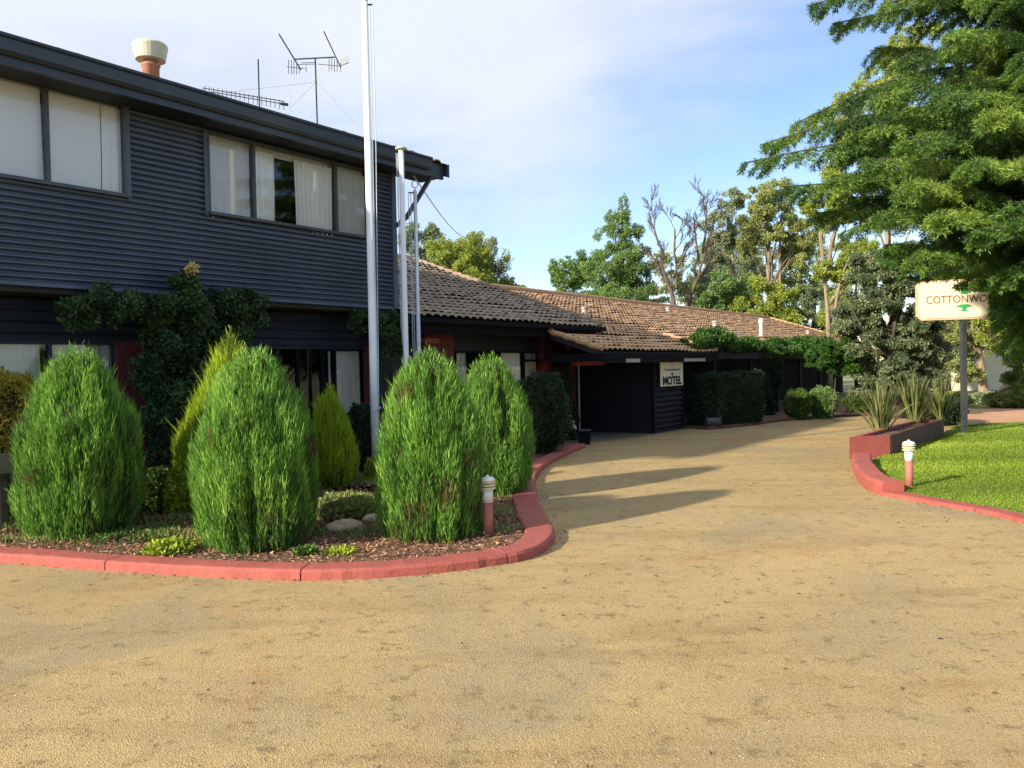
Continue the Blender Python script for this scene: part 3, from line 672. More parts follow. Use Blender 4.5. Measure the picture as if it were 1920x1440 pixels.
# roof vents
def on_roof(px, py):
    for D in np.arange(D3e, D3r, .01):
        t_, z_ = tz(px, py, D)
        if z3c + (D - D3e) * math.tan(P3) >= z_: return B(t_, D, z_), D
    return B(t_, D, z_), D
for px, py0, py1, r_, m_ in ((1096, 590, 576, 5, 'ventgrey'), (1253, 587, 577, 4.5, 'ventgrey'), (1341, 616, 602, 5, 'ventgrey'), (1427, 633, 598, 3.5, 'lampwhite'), (1515, 628, 619, 3.5, 'ventgrey')):
    p, D = on_roof(px, py0); k = p.y / F; hh = (py0 - py1) * k
    MB().lathe(p, [(r_ * k, -.1), (r_ * k, hh * .8), (r_ * 1.35 * k, hh * .82), (r_ * 1.3 * k, hh), (r_ * .4 * k, hh * 1.04)], 14).build('roof_vent', m_, r3)

# ================================================================== FLAGPOLES, BOLLARDS, SIGNS, AERIALS
def flagpole(pb_, pt_, y, r0, r1, m, label, style):
    a = at(*pb_, y); b_ = at(*pt_, y); a.z = .04; b_.x = a.x = (a.x + b_.x) / 2
    p = thing('flagpole', tuple(a), label, 'flagpole', 'flagpoles in the conifer bed')
    h = b_.z; x, yy = a.x, a.y
    MB().tube([(x, yy, 0), (x, yy, h * .28), (x, yy, h * .281), (x, yy, h)], [r0 * 1.0, r0, r0 * .97, r1], 16).build('shaft', m, p, True)
    q = MB()
    if style == 'disc': q.lathe((x, yy, h), [(r1 * 1.1, 0), (r1 * 2.2, .01), (r1 * 2.2, .03), (r1 * .5, .045)])
    if style == 'ball': q.lathe((x, yy, h), [(.02, 0), (.05, .03), (.06, .07), (.05, .11), (.01, .13)])
    if style == 'ring':
        q.tube([(x, yy, h), (x, yy, h + .05)], .012, 8)
        q.tube([(x + .055 * math.sin(t_), yy, h + .10 - .055 * math.cos(t_)) for t_ in np.linspace(.02, 6.26, 20)], .008, 6)
        q.tube([(x + .04 * math.sin(t_), yy + .03 * math.sin(t_), h + .10 - .055 * math.cos(t_)) for t_ in np.linspace(.02, 6.26, 16)], .004, 5)
    q.build('finial', 'alu' if style != 'disc' else 'cream', p, True)
    sg = -1 if style == 'ring' else 1
    if style != 'disc': MB().tube([(x - sg * -.0, yy, h - .04), (x + sg * .11, yy, h - .035)], .012, 6).build('truck_arm', 'wire', p)
    for k_, dx in enumerate((.075, .115) if style != 'disc' else (-.06, -.08)):
        dx *= sg
        MB().tube([(x + dx, yy, h - .05), (x + dx * .9 + .01 * k_, yy - .01, h * .7), (x + dx * .8, yy - .02, h * .45), (x + r0 * 1.1 * sg, yy - .02, .95)], .0065 if style != 'disc' else .005, 5).build('halyard', 'rope', p)
    MB().tube([(x - .01, yy - r0, 1.0), (x + r0 * 1.8 * sg, yy - r0, 1.08)], .011, 6).build('cleat', 'alu', p)
    return p
flagpole((706, 905), (683, 4), 11.4, .058, .046, 'white', 'tall thick white flagpole standing nearest, rising past the top of the photo', 'ball')
flagpole((761, 700), (753, 281), 12.75, .046, .042, 'white', 'middle flagpole with a flat cap, reaching the roof corner', 'disc')
flagpole((787, 690), (777, 357), 13.3, .038, .03, 'alu', 'shortest and thinnest flagpole with a small ring on its tip', 'ring')
def bollard(base, h, label):
    p = thing('bollard_light', tuple(base), label, 'bollard light', 'bollard lights')
    c = Vector((base[0], base[1], base[2] - .04)); r = .046
    MB().lathe(c, [(r * 1.0, 0), (r * 1.0, h * .62)], 20).build('post', 'bollardred', p, True)
    MB().lathe(c, [(r * 1.08, h * .60), (r * 1.1, h * .79), (r * .95, h * .80)], 20).build('lamp_body', 'lampwhite', p, True)
    for k_ in range(3):
        z = h * (.80 + k_ * .048)
        MB().lathe(c, [(r * .9, z), (r * 1.62, z + .003), (r * 1.7, z + .012), (r * 1.45, z + .022), (r * .9, z + .026)], 24).build('louvre_ring', 'louvre', p, True)
    MB().lathe(c, [(r * .9, h * .935), (r * 1.6, h * .937), (r * 1.65, h * .95), (r * 1.2, h * .985), (r * .35, h * 1.0), (r * .3, h * 1.02), (r * .1, h * 1.025)], 24).build('cap', 'lampwhite', p, True)
    return p
g1 = gnd(916, 1014); g1.z = .04; bollard(g1, .60, 'bollard light with a muddy red post among the conifers, beside the kerb bend')
g2 = gnd(1705, 918); g2.z = .03; bo2 = bollard(g2, .61, 'bollard light with a clean white head standing on the lawn edge')
MB().tube([g2 + Vector((.02, 0, .60)), g2 + Vector((-.13, 0, .78))], .003, 5).build('stray_wire', 'wire', bo2)

def text_mesh(txt, size, ext, mname, parent, origin, ax, ay, name='lettering', shear=0, bold=0, sx=1):
    cu = bpy.data.curves.new('t', 'FONT'); cu.body = txt; cu.size = size; cu.extrude = ext; cu.align_x = 'CENTER'; cu.align_y = 'CENTER'; cu.shear = shear; cu.offset = bold
    ob = bpy.data.objects.new('t', cu); col.objects.link(ob); dg = bpy.context.evaluated_depsgraph_get(); dg.update()
    me = bpy.data.meshes.new_from_object(ob.evaluated_get(dg)); bpy.data.objects.remove(ob)
    az = ax.cross(ay).normalized(); v = [origin + ax * p.co.x * sx + ay * p.co.y + az * p.co.z for p in me.vertices]; f = [tuple(p.vertices) for p in me.polygons]
    return npmesh(name, np.array([tuple(q) for q in v]), f, mname, parent)
# roadside sign
sb = gnd(1808, 815); sn = thing('motel_sign', tuple(sb), 'cream motel signboard with red lettering on a dark post, by the cedar', 'sign')
ys = sb.y; Z = Vector((0, 0, 1))
MB().box(sb + Z * 1.28, Vector((.048, 0, 0)), Vector((0, .048, 0)), Z * 1.28).build('post', 'post', sn)
an = R(-14); sx_ = Vector((math.cos(an), math.sin(an), 0)); sy_ = Vector((-math.sin(an), math.cos(an), 0))
ztop, zbot = at(1803, 524, ys).z, at(1803, 599, ys).z; hw = at(1803, 565, ys).x - at(1725, 565, ys).x + .03
cz = (ztop + zbot) / 2; sc_ = Vector((sb.x, sb.y, cz)); hh = (ztop - zbot) / 2
def plaque(hw_, hh_, nt__): return [(-hw_ + nt__, -hh_), (hw_ - nt__, -hh_), (hw_, -hh_ + nt__), (hw_, hh_ - nt__), (hw_ - nt__, hh_), (-hw_ + nt__, hh_), (-hw_, hh_ - nt__), (-hw_, -hh_ + nt__)]
MB().prism([sc_ + sx_ * a_ + Z * c_ - sy_ * .06 for a_, c_ in plaque(hw, hh, .09)], sy_ * .12).build('board_edge', 'signedge', sn)
MB().prism([sc_ + sx_ * a_ + Z * c_ - sy_ * .075 for a_, c_ in plaque(hw - .045, hh - .04, .08)], sy_ * .012).build('face', 'signface', sn)
fo = sc_ - sy_ * .077
tw_ = text_mesh('COTTONWOOD', .225, .004, 'signred', sn, fo + Z * -.0, sx_, Z, bold=.0, sx=1.0)
xs = [v_.co.dot(sx_) for v_ in tw_.data.vertices]; wd_ = max(xs) - min(xs); kx = (2 * hw - .20) * .9 / wd_; print('sign text k', kx)
mid_ = (max(xs) + min(xs)) / 2
for v_ in tw_.data.vertices: v_.co += sx_ * ((v_.co.dot(sx_) - mid_) * (kx - 1))
def flat(pts, m, parent, name, o, ax, th=.006): # flat cut-out emblem
    return MB().prism([o + ax * a_ + Z * c_ for a_, c_ in pts], ax.cross(Z) * th).build(name, m, parent)
flat([(-.155, -.155), (-.07, -.105), (.07, -.105), (.155, -.155), (.06, -.165), (.03, -.20), (.07, -.245), (-.075, -.245), (-.03, -.20), (-.06, -.165)][::-1], 'signgreen', sn, 'tree_emblem', fo - sy_ * .001, sx_, .006)
flat([(-.075, .105), (.05, .105), (.115, .15), (.05, .19), (.03, .26), (-.02, .27), (-.04, .19)], 'signgreen', sn, 'tree_emblem', fo - sy_ * .001, sx_, .006)
# hanging banner
ba, bb_ = gnd(1225, 813), None
bt0, bz0 = tz(1239, 725, Dp - .09); bt1, _ = tz(1281, 725, Dp - .09); bz1 = tz(1260, 674, Dp - .09)[1]
bn = thing('motel_banner', tuple(B((bt0 + bt1) / 2, Dp - .09, bz0)), 'small cream banner with black MOTEL lettering under the carport eave', 'sign')
MB().bb(bt0, bt1, Dp - .09, Dp - .075, bz0, bz1).build('panel', 'signface', bn)
bc = B((bt0 + bt1) / 2, Dp - .093, 0); bw_, bh_ = bt1 - bt0, bz1 - bz0
tm = text_mesh('MOTEL', bh_ * .42, .003, 'ink', bn, bc + Z * (bz0 + bh_ * .19), U, Z, bold=.012)
xs = [v_.co.dot(U) for v_ in tm.data.vertices]; kx = bw_ * .84 / (max(xs) - min(xs)); mid_ = (max(xs) + min(xs)) / 2
for v_ in tm.data.vertices: v_.co += U * ((v_.co.dot(U) - mid_) * (kx - 1))
ts_ = text_mesh('Cottonwood', bh_ * .17, .002, 'ink', bn, bc + Z * (bz0 + bh_ * .62), U, Z, shear=.4)
xs = [v_.co.dot(U) for v_ in ts_.data.vertices]; kx = bw_ * .7 / (max(xs) - min(xs)); mid_ = (max(xs) + min(xs)) / 2
for v_ in ts_.data.vertices: v_.co += U * ((v_.co.dot(U) - mid_) * (kx - 1))
q = bh_
flat([(-.08 * q, .42 * q), (.08 * q, .42 * q), (.06 * q, .49 * q), (0, .52 * q), (-.06 * q, .49 * q)], 'ink', bn, 'tree_emblem', bc + Z * bz0, U, .004)
flat([(-.045 * q, .37 * q), (.045 * q, .37 * q), (.02 * q, .415 * q), (-.02 * q, .415 * q)], 'ink', bn, 'tree_emblem', bc + Z * bz0, U, .004)
flat([(-.018 * q, .72 * q), (.018 * q, .72 * q), (.01 * q, .92 * q), (-.01 * q, .92 * q)], 'ink', bn, 'tree_emblem', bc + Z * bz0, U, .004)

# aerials on the two-storey roof
def seg(px0, py0, px1, py1, y0, y1=None): return at(px0, py0, y0), at(px1, py1, y1 or y0)
ya = 15.0
def bars(mb, L_, r, ya_=None):
    for s_ in L_:
        a_, b__ = seg(*s_[:4], ya_ or ya); mb.tube([a_, b__], r, 5)
a1 = thing('tv_aerial', tuple(at(597, 300, ya)), 'tall roof aerial with two slanting long rods and a mast of guy wires', 'aerial')
m_ = MB(); bars(m_, [(591, 108, 597, 300)], .014); m_.build('mast', 'wire', a1)
m_ = MB(); bars(m_, [(553, 111, 628, 107)], .013); m_.build('cross_boom', 'wire', a1)
m_ = MB(); bars(m_, [(523, 64, 564, 131)], .014); m_.build('long_rod', 'wire', a1)
m_ = MB(); bars(m_, [(607, 59, 639, 127)], .012); m_.build('long_rod', 'wire', a1)
m_ = MB(); bars(m_, [(538, 125, 572, 129), (541, 112, 541, 138), (546, 112, 547, 139), (551, 114, 551, 139), (556, 120, 556, 140), (561, 124, 561, 138), (574, 123, 574, 136), (560, 121, 590, 120), (565, 118, 590, 117)], .006); m_.build('director_array', 'wire', a1)
m_ = MB(); bars(m_, [(596, 120, 638, 124), (638, 124, 655, 117), (617, 108, 617, 134), (622, 106, 622, 132), (627, 110, 627, 135), (632, 110, 632, 134), (638, 118, 639, 135)], .006); m_.build('director_array', 'wire', a1)
m_ = MB()
for q in range(7): bars(m_, [(637 + q * 2.6, 110 + q * -1, 640 + q * 2.2, 124 - q * 1.0)], .004)
for q in range(4): bars(m_, [(637, 113 + q * 3, 654, 105 + q * 4)], .004)
m_.build('mesh_reflector', 'ventgrey', a1)
for s_ in ((593, 154, 430, 172), (593, 154, 540, 205), (593, 154, 668, 232), (602, 122, 594, 152)):
    m_ = MB(); bars(m_, [s_], .0045); m_.build('guy_wire', 'ventgrey', a1)
a2 = thing('tv_aerial', tuple(at(487, 260, ya)), 'low long comb-like aerial on a thin mast, left of the tall one', 'aerial')
m_ = MB(); bars(m_, [(484, 111, 488, 260)], .013); m_.build('mast', 'wire', a2)
m_ = MB(); bars(m_, [(380, 165, 533, 190), (395, 172, 538, 196)], .009); m_.build('boom', 'wire', a2)
for q in range(19):
    x_ = 384 + q * 8.2; y_ = 166 + q * 1.55; m_ = MB(); bars(m_, [(x_, y_ - 5, x_ + .5, y_ + (9 if q < 10 else 12))], .006); m_.build('rod', 'wire', a2)
m_ = MB(); bars(m_, [(526, 194, 540, 196)], .03); m_.build('dipole_box', 'wire', a2)
m_ = MB()
for q in range(5): bars(m_, [(540 + q, 170 + q * 9, 544, 172 + q * 9)], .006)
bars(m_, [(543, 168, 544, 210)], .006); m_.build('reflector', 'ventgrey', a2)
wr = thing('overhead_wire', tuple(at(780, 335, 13)), 'thin dark wire sagging from the roof corner towards the far trees', 'wire')
wa, wb = at(776, 330, 13.5), at(900, 440, 30)
MB().tube([wa.lerp(wb, s_) + Z * (-.5 * math.sin(math.pi * s_)) for s_ in np.linspace(0, 1, 14)] , .011, 4).build('cable', 'ventgrey', wr)

# ================================================================== PLANTS
def conifer(cx_px, base_py, yc, rpx, top_py, label, m='conifer', n=42000, seed=1, prof=None, lean=0, group='clipped thread-leaf conifers', blen=.082):
    c = at(cx_px, base_py, yc); x0, y0 = c.x, yc; Rr = rpx * yc / F; Ht = at(cx_px, top_py, yc).z
    p = thing('conifer', (x0, y0, .04), label, 'conifer', group)
    prof = prof or [(0, .70), (.08, .84), (.2, .96), (.35, 1.0), (.5, .93), (.65, .78), (.8, .57), (.9, .41), (.96, .29), (1.0, .12)]
    ph_, pr_ = zip(*prof)
    def rad(h, th):
        base = np.interp(h, ph_, pr_) * Rr
        q = np.stack([np.cos(th) * 1.0, np.sin(th) * 1.0, h * 2.2], -1)
        cl_ = np.maximum(0, wob(np.stack([np.cos(th) * 1.5, np.sin(th) * 1.5, h * .9], -1), seed + 2, 3.4) - .35)
        return base * (1 + .08 * wob(q, seed, 2.6) + .05 * wob(q, seed + 1, 6.5) - .22 * cl_)
    # dark inner mass
    nh, na = 26, 28; hs = np.linspace(0, .98, nh); ths = np.linspace(0, 2 * np.pi, na, endpoint=False)
    hg, tg = np.meshgrid(hs, ths, indexing='ij'); rg = rad(hg.ravel(), tg.ravel()) * .80
    V = np.stack([x0 + rg * np.cos(tg.ravel()), y0 + rg * np.sin(tg.ravel()), .02 + hg.ravel() * (Ht - .05)], 1)
    i, j = np.meshgrid(np.arange(nh - 1), np.arange(na), indexing='ij'); i = i.ravel(); j = j.ravel(); j2 = (j + 1) % na
    npmesh('inner_branches', V, np.stack([i * na + j, i * na + j2, (i + 1) * na + j2, (i + 1) * na + j], 1), 'core', p)
    # foliage strands grouped in sprays
    ns = int(n * 1.75) // 7; h = rnd(ns) ** .95; wgt = np.interp(h, ph_, pr_); k_ = rnd(ns) < wgt * 1.05 + .05; h = h[k_]; ns = len(h); th = rnd(ns, 0, 2 * np.pi)
    depth = rnd(ns) ** 1.6 * .20; rr = rad(h, th) * (1 - depth)
    z = .03 + h * (Ht - .12)
    q0 = np.stack([x0 + rr * np.cos(th) + lean * h, y0 + rr * np.sin(th), z], 1)
    hole = wob(np.stack([np.cos(th) * 1.6, np.sin(th) * 1.6, h * 4], -1), seed + 3, 2.4)
    keep = (hole < .8) | (rnd(ns) < .3); q0 = q0[keep]; h = h[keep]; th = th[keep]; ns = len(h); hole = hole[keep]; depth = depth[keep]
    outw = np.stack([np.cos(th), np.sin(th), np.zeros(ns)], 1)
    k7 = 7; P = np.repeat(q0, k7, 0); O = np.repeat(outw, k7, 0); hh_ = np.repeat(h, k7)
    P = P + rng.normal(size=P.shape) * np.array([.008, .008, .055]) ; 
    d = O * (.14 + .22 * rnd(len(P)))[:, None] + np.array([0, 0, 1.0]) + rng.normal(size=P.shape) * .17
    ln = blen * rnd(len(P), .5, 1.35) * np.where((rnd(len(P)) < .03) & (hh_ < .85), 2.1, 1) * np.where(hh_ > .9, .7, 1); v, f = blades(P, d, ln, .0068 * rnd(len(P), .7, 1.4), rng.normal(size=P.shape))
    pt = wob(q0 * 1.0, seed + 9, 7.0)
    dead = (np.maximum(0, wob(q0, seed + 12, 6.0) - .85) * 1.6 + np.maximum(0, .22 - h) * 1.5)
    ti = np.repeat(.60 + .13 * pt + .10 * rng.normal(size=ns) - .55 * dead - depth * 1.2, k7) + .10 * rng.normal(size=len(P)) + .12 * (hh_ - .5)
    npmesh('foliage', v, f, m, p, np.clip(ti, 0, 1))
    return p
GC = 'clipped thread-leaf conifers in the kerbed bed'
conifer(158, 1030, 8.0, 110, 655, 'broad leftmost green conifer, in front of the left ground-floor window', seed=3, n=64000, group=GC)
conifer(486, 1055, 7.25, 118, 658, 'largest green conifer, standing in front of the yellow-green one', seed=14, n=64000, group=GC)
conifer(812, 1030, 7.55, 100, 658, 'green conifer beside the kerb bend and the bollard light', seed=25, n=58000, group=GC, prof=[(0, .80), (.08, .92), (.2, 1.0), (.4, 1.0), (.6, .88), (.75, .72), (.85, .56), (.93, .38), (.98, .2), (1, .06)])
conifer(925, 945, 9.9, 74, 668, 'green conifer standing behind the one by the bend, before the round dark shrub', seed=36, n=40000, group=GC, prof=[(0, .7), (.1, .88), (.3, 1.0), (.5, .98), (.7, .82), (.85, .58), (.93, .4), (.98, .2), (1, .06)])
GP = [(0, .8), (.15, 1), (.35, .92), (.55, .7), (.75, .42), (.9, .17), (1, .02)]
conifer(438, 905, 9.3, 100, 622, 'tall pointed yellow-green conifer behind the largest green one', m='golden', seed=47, n=36000, group='yellow-green pointed conifers', prof=GP, blen=.12)
conifer(622, 900, 10.9, 47, 722, 'small pointed yellow-green conifer in front of the dark doorway', m='golden', seed=58, n=20000, group='yellow-green pointed conifers', prof=GP, blen=.10)

def leafthing(name, main, n, size, m, label, cat, k=8, part='foliage', spread=.75, rs=(.35, .6), group=None, stem=None, **kw):
    c = np.array(main, float); loc = (float(c[:, 0].mean()), float(c[:, 1].mean()), 0.03)
    p = thing(name, loc, label, cat, group)
    cl_ = subclumps(main, k, spread, rs) if k else main
    leafcloud(part, cl_, n, size, m, p, **kw)
    if stem:
        mb = MB()
        for s_ in stem: mb.tube(s_[0], s_[1], 7)
        mb.build('stems', stem_m, p)
    return p
stem_m = 'barkd'
# climber over the ground floor
Dv = 10.1
def vc(px, py, D, rp, rpy=None, rd=.3):
    t_, z_ = tz(px, py, D); p = B(t_, D, z_); k_ = p.y / F; return (p.x, p.y, p.z, rp * k_, rd, (rpy or rp) * k_)
vm = [vc(x, y, 9.75, a_, b_, .35) for x, y, a_, b_ in [(150, 585, 38, 28), (185, 560, 42, 30), (240, 575, 50, 36), (290, 575, 50, 40), (345, 560, 50, 42), (357, 532, 24, 20), (400, 568, 50, 40), (450, 575, 42, 34), (480, 590, 26, 22), (320, 640, 58, 50), (390, 640, 60, 52), (440, 650, 45, 50), (300, 710, 50, 50), (370, 710, 60, 50), (310, 775, 45, 50), (380, 790, 60, 50), (320, 840, 40, 40)]]
climber = leafthing('climbing_vine', vm, 42000, .05, 'vine', 'large dark green climber spreading over the ground floor front', 'climbing plant', k=7, ratio=.62, shell=.7, spread=.85, rs=(.32, .6), seed=21,
    stem=[([B(*[tx(330, 10.2, 800), 10.25, 0]), B(tx(335, 10.2, 800), 10.2, .8), B(tx(320, 10.2, 800), 10.2, 1.6), B(tx(260, 10.2, 800), 10.2, 2.2)], [.05, .04, .035, .015])])
leafcloud('blossom', [vc(361, 503, 9.6, 9, 10, .06), vc(352, 512, 9.6, 5, 8, .05)], 160, .045, 'yellowpetal', climber, ratio=.8)
vm2 = [vc(x, y, 10.0, a_, b_, .22) for x, y, a_, b_ in [(665, 605, 22, 20), (715, 605, 34, 26), (735, 640, 24, 34), (725, 690, 22, 40), (745, 610, 20, 30)]]
leafthing('climbing_vine', vm2, 5200, .05, 'vine', 'sparse dark climber between the white flagpole and the roof corner', 'climbing plant', k=5, ratio=.6, shell=.6, spread=.9, seed=22,
    stem=[([B(tx(q, 10.2, 700), 10.25, 0), B(tx(q + 6, 10.2, 700), 10.2, 1.1), B(tx(q, 10.2, 700), 10.15, 2.3)], [.02, .015, .008]) for q in (722, 730, 738)])
vm3 = [vc(x, y, 9.95, a_, b_, .16) for x, y, a_, b_ in [(1060, 690, 24, 26), (1062, 735, 23, 30), (1065, 780, 20, 34), (1062, 815, 18, 22)]]
leafthing('climbing_vine', vm3, 9000, .05, 'hedge', 'clipped dark climber on the red pier beside the wall bell', 'climbing plant', k=6, ratio=.6, shell=.75, spread=.7, seed=23)
vm4 = [vc(x, y, 8.6, a_, b_, .9) for x, y, a_, b_ in [(1305, 642, 26, 18), (1330, 636, 40, 20), (1360, 646, 46, 22), (1390, 650, 46, 20), (1420, 654, 46, 20), (1450, 655, 46, 20), (1480, 654, 46, 20), (1510, 650, 40, 22), (1530, 650, 28, 24)]]
leafthing('climbing_vine', vm4, 46000, .075, 'bright', 'bright green vine heaped along the top of the dark pergola', 'climbing plant', k=16, rs=(.2, .42), ratio=.55, shell=.5, spread=.9, seed=24, cut=-1.3)
vm5 = [vc(x, y, 8.15, a_, b_, .2) for x, y, a_, b_ in [(1452, 690, 13, 24), (1458, 725, 12, 24), (1450, 760, 13, 24), (1445, 785, 14, 14)]]
leafthing('climbing_vine', vm5, 6500, .075, 'hedge', 'dark vine growing up the pergola post right of the box hedge', 'climbing plant', k=5, ratio=.55, shell=.5, spread=.8, seed=25)
# clipped hedges and shrubs
def hedgebox(name, p0, p1, dpt, z0, z1, n, size, m, label, rnd_=.12, jit=.05):
    p0 = Vector(p0); p1 = Vector(p1); a_ = (p1 - p0); Lx = a_.length; a_.normalize(); b__ = Vector((-a_.y, a_.x, 0)); mid = (p0 + p1) / 2 + b__ * dpt / 2
    p = thing(name, (mid.x, mid.y, .03), label, 'hedge')
    u = rnd(n, -1, 1); v_ = rnd(n, -1, 1); w_ = rnd(n, -1, 1)
    ar = np.array([Lx * (z1 - z0), dpt * (z1 - z0), Lx * dpt]); face = rng.choice(3, n, p=ar / ar.sum()); sgn = np.where(rnd(n) < .5, -1, 1.)
    u = np.where(face == 1, sgn, u); v_ = np.where(face == 0, sgn, v_); w_ = np.where(face == 2, 1, w_)
    # round the corners
    q = np.stack([u * Lx / 2, v_ * dpt / 2, w_ * (z1 - z0) / 2], 1); hf = np.array([Lx / 2, dpt / 2, (z1 - z0) / 2]); cc = np.clip(q, -(hf - rnd_), hf - rnd_); dd = q - cc; l_ = np.linalg.norm(dd, axis=1, keepdims=True) + 1e-9
    nr = dd / l_; q = cc + nr * np.minimum(l_, rnd_)
    q += nr * (jit * wob(q, 4, 5.0) - rnd(n)[:, None].repeat(1, 1)[:, 0] * jit * 1.2)[:, None]
    Rm = np.array([[a_.x, b__.x, 0], [a_.y, b__.y, 0], [0, 0, 1]]); Q = q @ Rm.T + np.array([mid.x, mid.y, (z0 + z1) / 2]); nw = nr @ Rm.T
    d = nw + rng.normal(size=Q.shape) * .7; d[:, 2] += .3; ln = size * rnd(n, .6, 1.4); v2, f2 = blades(Q, d, ln, ln * .55)
    ti = np.clip(.45 + .2 * rng.normal(size=n) + .2 * wob(Q, 7, 4), 0, 1)
    npmesh('foliage', v2, f2, m, p, ti)
    MB().box(Vector((mid.x, mid.y, (z0 + z1) / 2 - .04)), a_ * (Lx / 2 - .12), b__ * (dpt / 2 - .12), Z * ((z1 - z0) / 2 - .08)).build('inner_branches', 'core', p)
    return p
ha, hb = gnd(1342, 803), gnd(1432, 796)
hz1 = at(1432, 700, hb.y).z
hedgebox('box_hedge', ha, hb, 1.0, .02, hz1, 26000, .05, 'hedge', 'large clipped dark box hedge under the pergola, right of the carport')
gh0, gh1 = B(tx(-110, 9.3, 800), 9.3, 0), B(tx(84, 9.3, 800), 9.3, 0)
gh0.z = gh1.z = 0
hedgebox('golden_hedge', gh0, gh1, .6, .74, tz(40, 704, 9.4)[1], 16000, .045, 'goldhedge', 'golden and brown twiggy hedge at the left edge above a grey rail', rnd_=.2, jit=.12)
rl = thing('garden_rail', (gh0.x + .3, gh0.y - .05, 0), 'weathered grey timber rail under the golden hedge', 'rail')
ra, rb_ = B(tx(-110, 9.2, 868), 9.2, tz(20, 868, 9.2)[1]), B(tx(56, 9.2, 868), 9.2, tz(20, 868, 9.2)[1])
MB().box((ra + rb_) / 2, (rb_ - ra) / 2, Vector((0, .06, 0)), Z * .10).build('beam', 'concrete', rl)
for q in (.08, .5, .92):
    s_ = ra.lerp(rb_, q); MB().box(Vector((s_.x, s_.y + .16, s_.z / 2)), Vector((.06, 0, 0)), Vector((0, .06, 0)), Z * (s_.z / 2)).build('post', 'concrete', rl)
def ballshrub(px, base_py, y, rpx, top_py, n, size, m, label, name='round_shrub', cat='shrub', group=None, seed=1, ratio=.55, shell=.85, core=True):
    c = at(px, base_py, y); zt = at(px, top_py, y).z; r_ = rpx * y / F
    p = thing(name, (c.x, y, .03), label, cat, group)
    zc_ = zt / 2; ell = (c.x, y, zc_, r_, r_, zt / 2)
    u = unit(rng.normal(size=(n, 3))); u = np.sign(u) * np.abs(u) ** .85
    u = unit(u); bumps = 1 + .10 * wob(u * 1.0, seed, 3.2) + .05 * wob(u, seed + 3, 8)
    sq = 1 + .12 * (1 - np.abs(u[:, 2:3])) * 0
    q = u * np.array([r_, r_, zt / 2]) * (bumps * (shell + (1 - shell) * rnd(n)))[:, None] + np.array([c.x, y, zc_])
    q[:, 2] = np.maximum(q[:, 2], .04)
    d = u * .8 + rng.normal(size=q.shape) * .6; d[:, 2] += .35; ln = size * rnd(n, .6, 1.4); v_, f_ = blades(q, d, ln, ln * ratio)
    npmesh('foliage', v_, f_, m, p, np.clip(.5 + .22 * rng.normal(size=n) + .25 * wob(q, seed + 4, 5), 0, 1))
    if core:
        nh = 12; V = []; Fc = []
        for i in range(nh):
            a_ = math.pi * (i + .5) / nh
            for j in range(16): V.append((c.x + r_ * .78 * math.sin(a_) * math.cos(j * math.pi / 8), y + r_ * .78 * math.sin(a_) * math.sin(j * math.pi / 8), zc_ - zt * .39 * math.cos(a_)))
        for i in range(nh - 1):
            for j in range(16): Fc.append((i * 16 + j, i * 16 + (j + 1) % 16, (i + 1) * 16 + (j + 1) % 16, (i + 1) * 16 + j))
        npmesh('inner_branches', np.array(V), Fc, 'core', p)
    return p
ballshrub(1008, 862, 14.6, 62, 700, 24000, .045, 'hedge', 'big rounded dark shrub behind the conifers, before the grey curtained window', seed=2)
ballshrub(682, 880, 12.0, 34, 756, 9000, .04, 'hedge', 'dark rounded shrub behind the tall white flagpole', seed=3)
ballshrub(1496, 781, 22.2, 23, 731, 7000, .06, 'shrub', 'small round green shrub nearer the box hedge', group='round shrubs on the verandah bed', seed=4)
ballshrub(1543, 779, 22.6, 25, 727, 8000, .05, 'poplar', 'smooth larger round shrub right of the small one, before the dark verandah', group='round shrubs on the verandah bed', seed=5)
ballshrub(1615, 780, 24.5, 30, 738, 6000, .06, 'shrub', 'low dull mound of a shrub behind the flax plants', seed=6)
ballshrub(1755, 800, 19.5, 50, 742, 9000, .05, 'hedge', 'dark bush at the back of the red planter', seed=7)
ballshrub(298, 965, 9.1, 26, 872, 2600, .05, 'shrub', 'small green shrub between the leftmost and largest conifers', seed=8, core=False, shell=.3)
ballshrub(345, 960, 8.9, 30, 875, 4200, .05, 'lime', 'small pale green leafy shrub tucked left of the largest conifer', seed=9, core=False, shell=.3)
ballshrub(700, 925, 11.2, 14, 860, 1500, .05, 'lime', 'wispy yellow-green shrub at the foot of the white flagpole', seed=10, core=False, shell=.3)
ballshrub(318, 1053, 7.0, 50, 1016, 1500, .05, 'lime', 'lime yellow ground plant beside the kerb, left of the largest conifer', name='ground_plant', cat='ground plant', seed=11, core=False, shell=.2)
ballshrub(575, 1062, 6.75, 24, 1026, 500, .045, 'shrub', 'small green ground plant at the foot of the largest conifer', name='ground_plant', cat='ground plant', seed=12, core=False, shell=.2)
ballshrub(638, 1060, 6.8, 28, 1030, 700, .045, 'lime', 'lime ground plant beside the kerb between two conifers', name='ground_plant', cat='ground plant', seed=13, core=False, shell=.2)
ballshrub(655, 1000, 8.6, 62, 930, 9000, .05, 'gum', 'low dry green mound of ground cover behind the pale rock', name='ground_plant', cat='ground plant', seed=14, shell=.8)
ballshrub(1850, 765, 28, 30, 738, 4000, .09, 'gumblue', 'low grey-green bush left of the thick trunk beyond the path', seed=15)
ballshrub(1905, 775, 26, 48, 735, 7000, .09, 'gum', 'low spreading grey-green bush at the right edge beyond the path', seed=16)
ballshrub(1775, 770, 27, 40, 738, 5000, .09, 'gum', 'low grassy bush beside the sign post, beyond the path', seed=17)
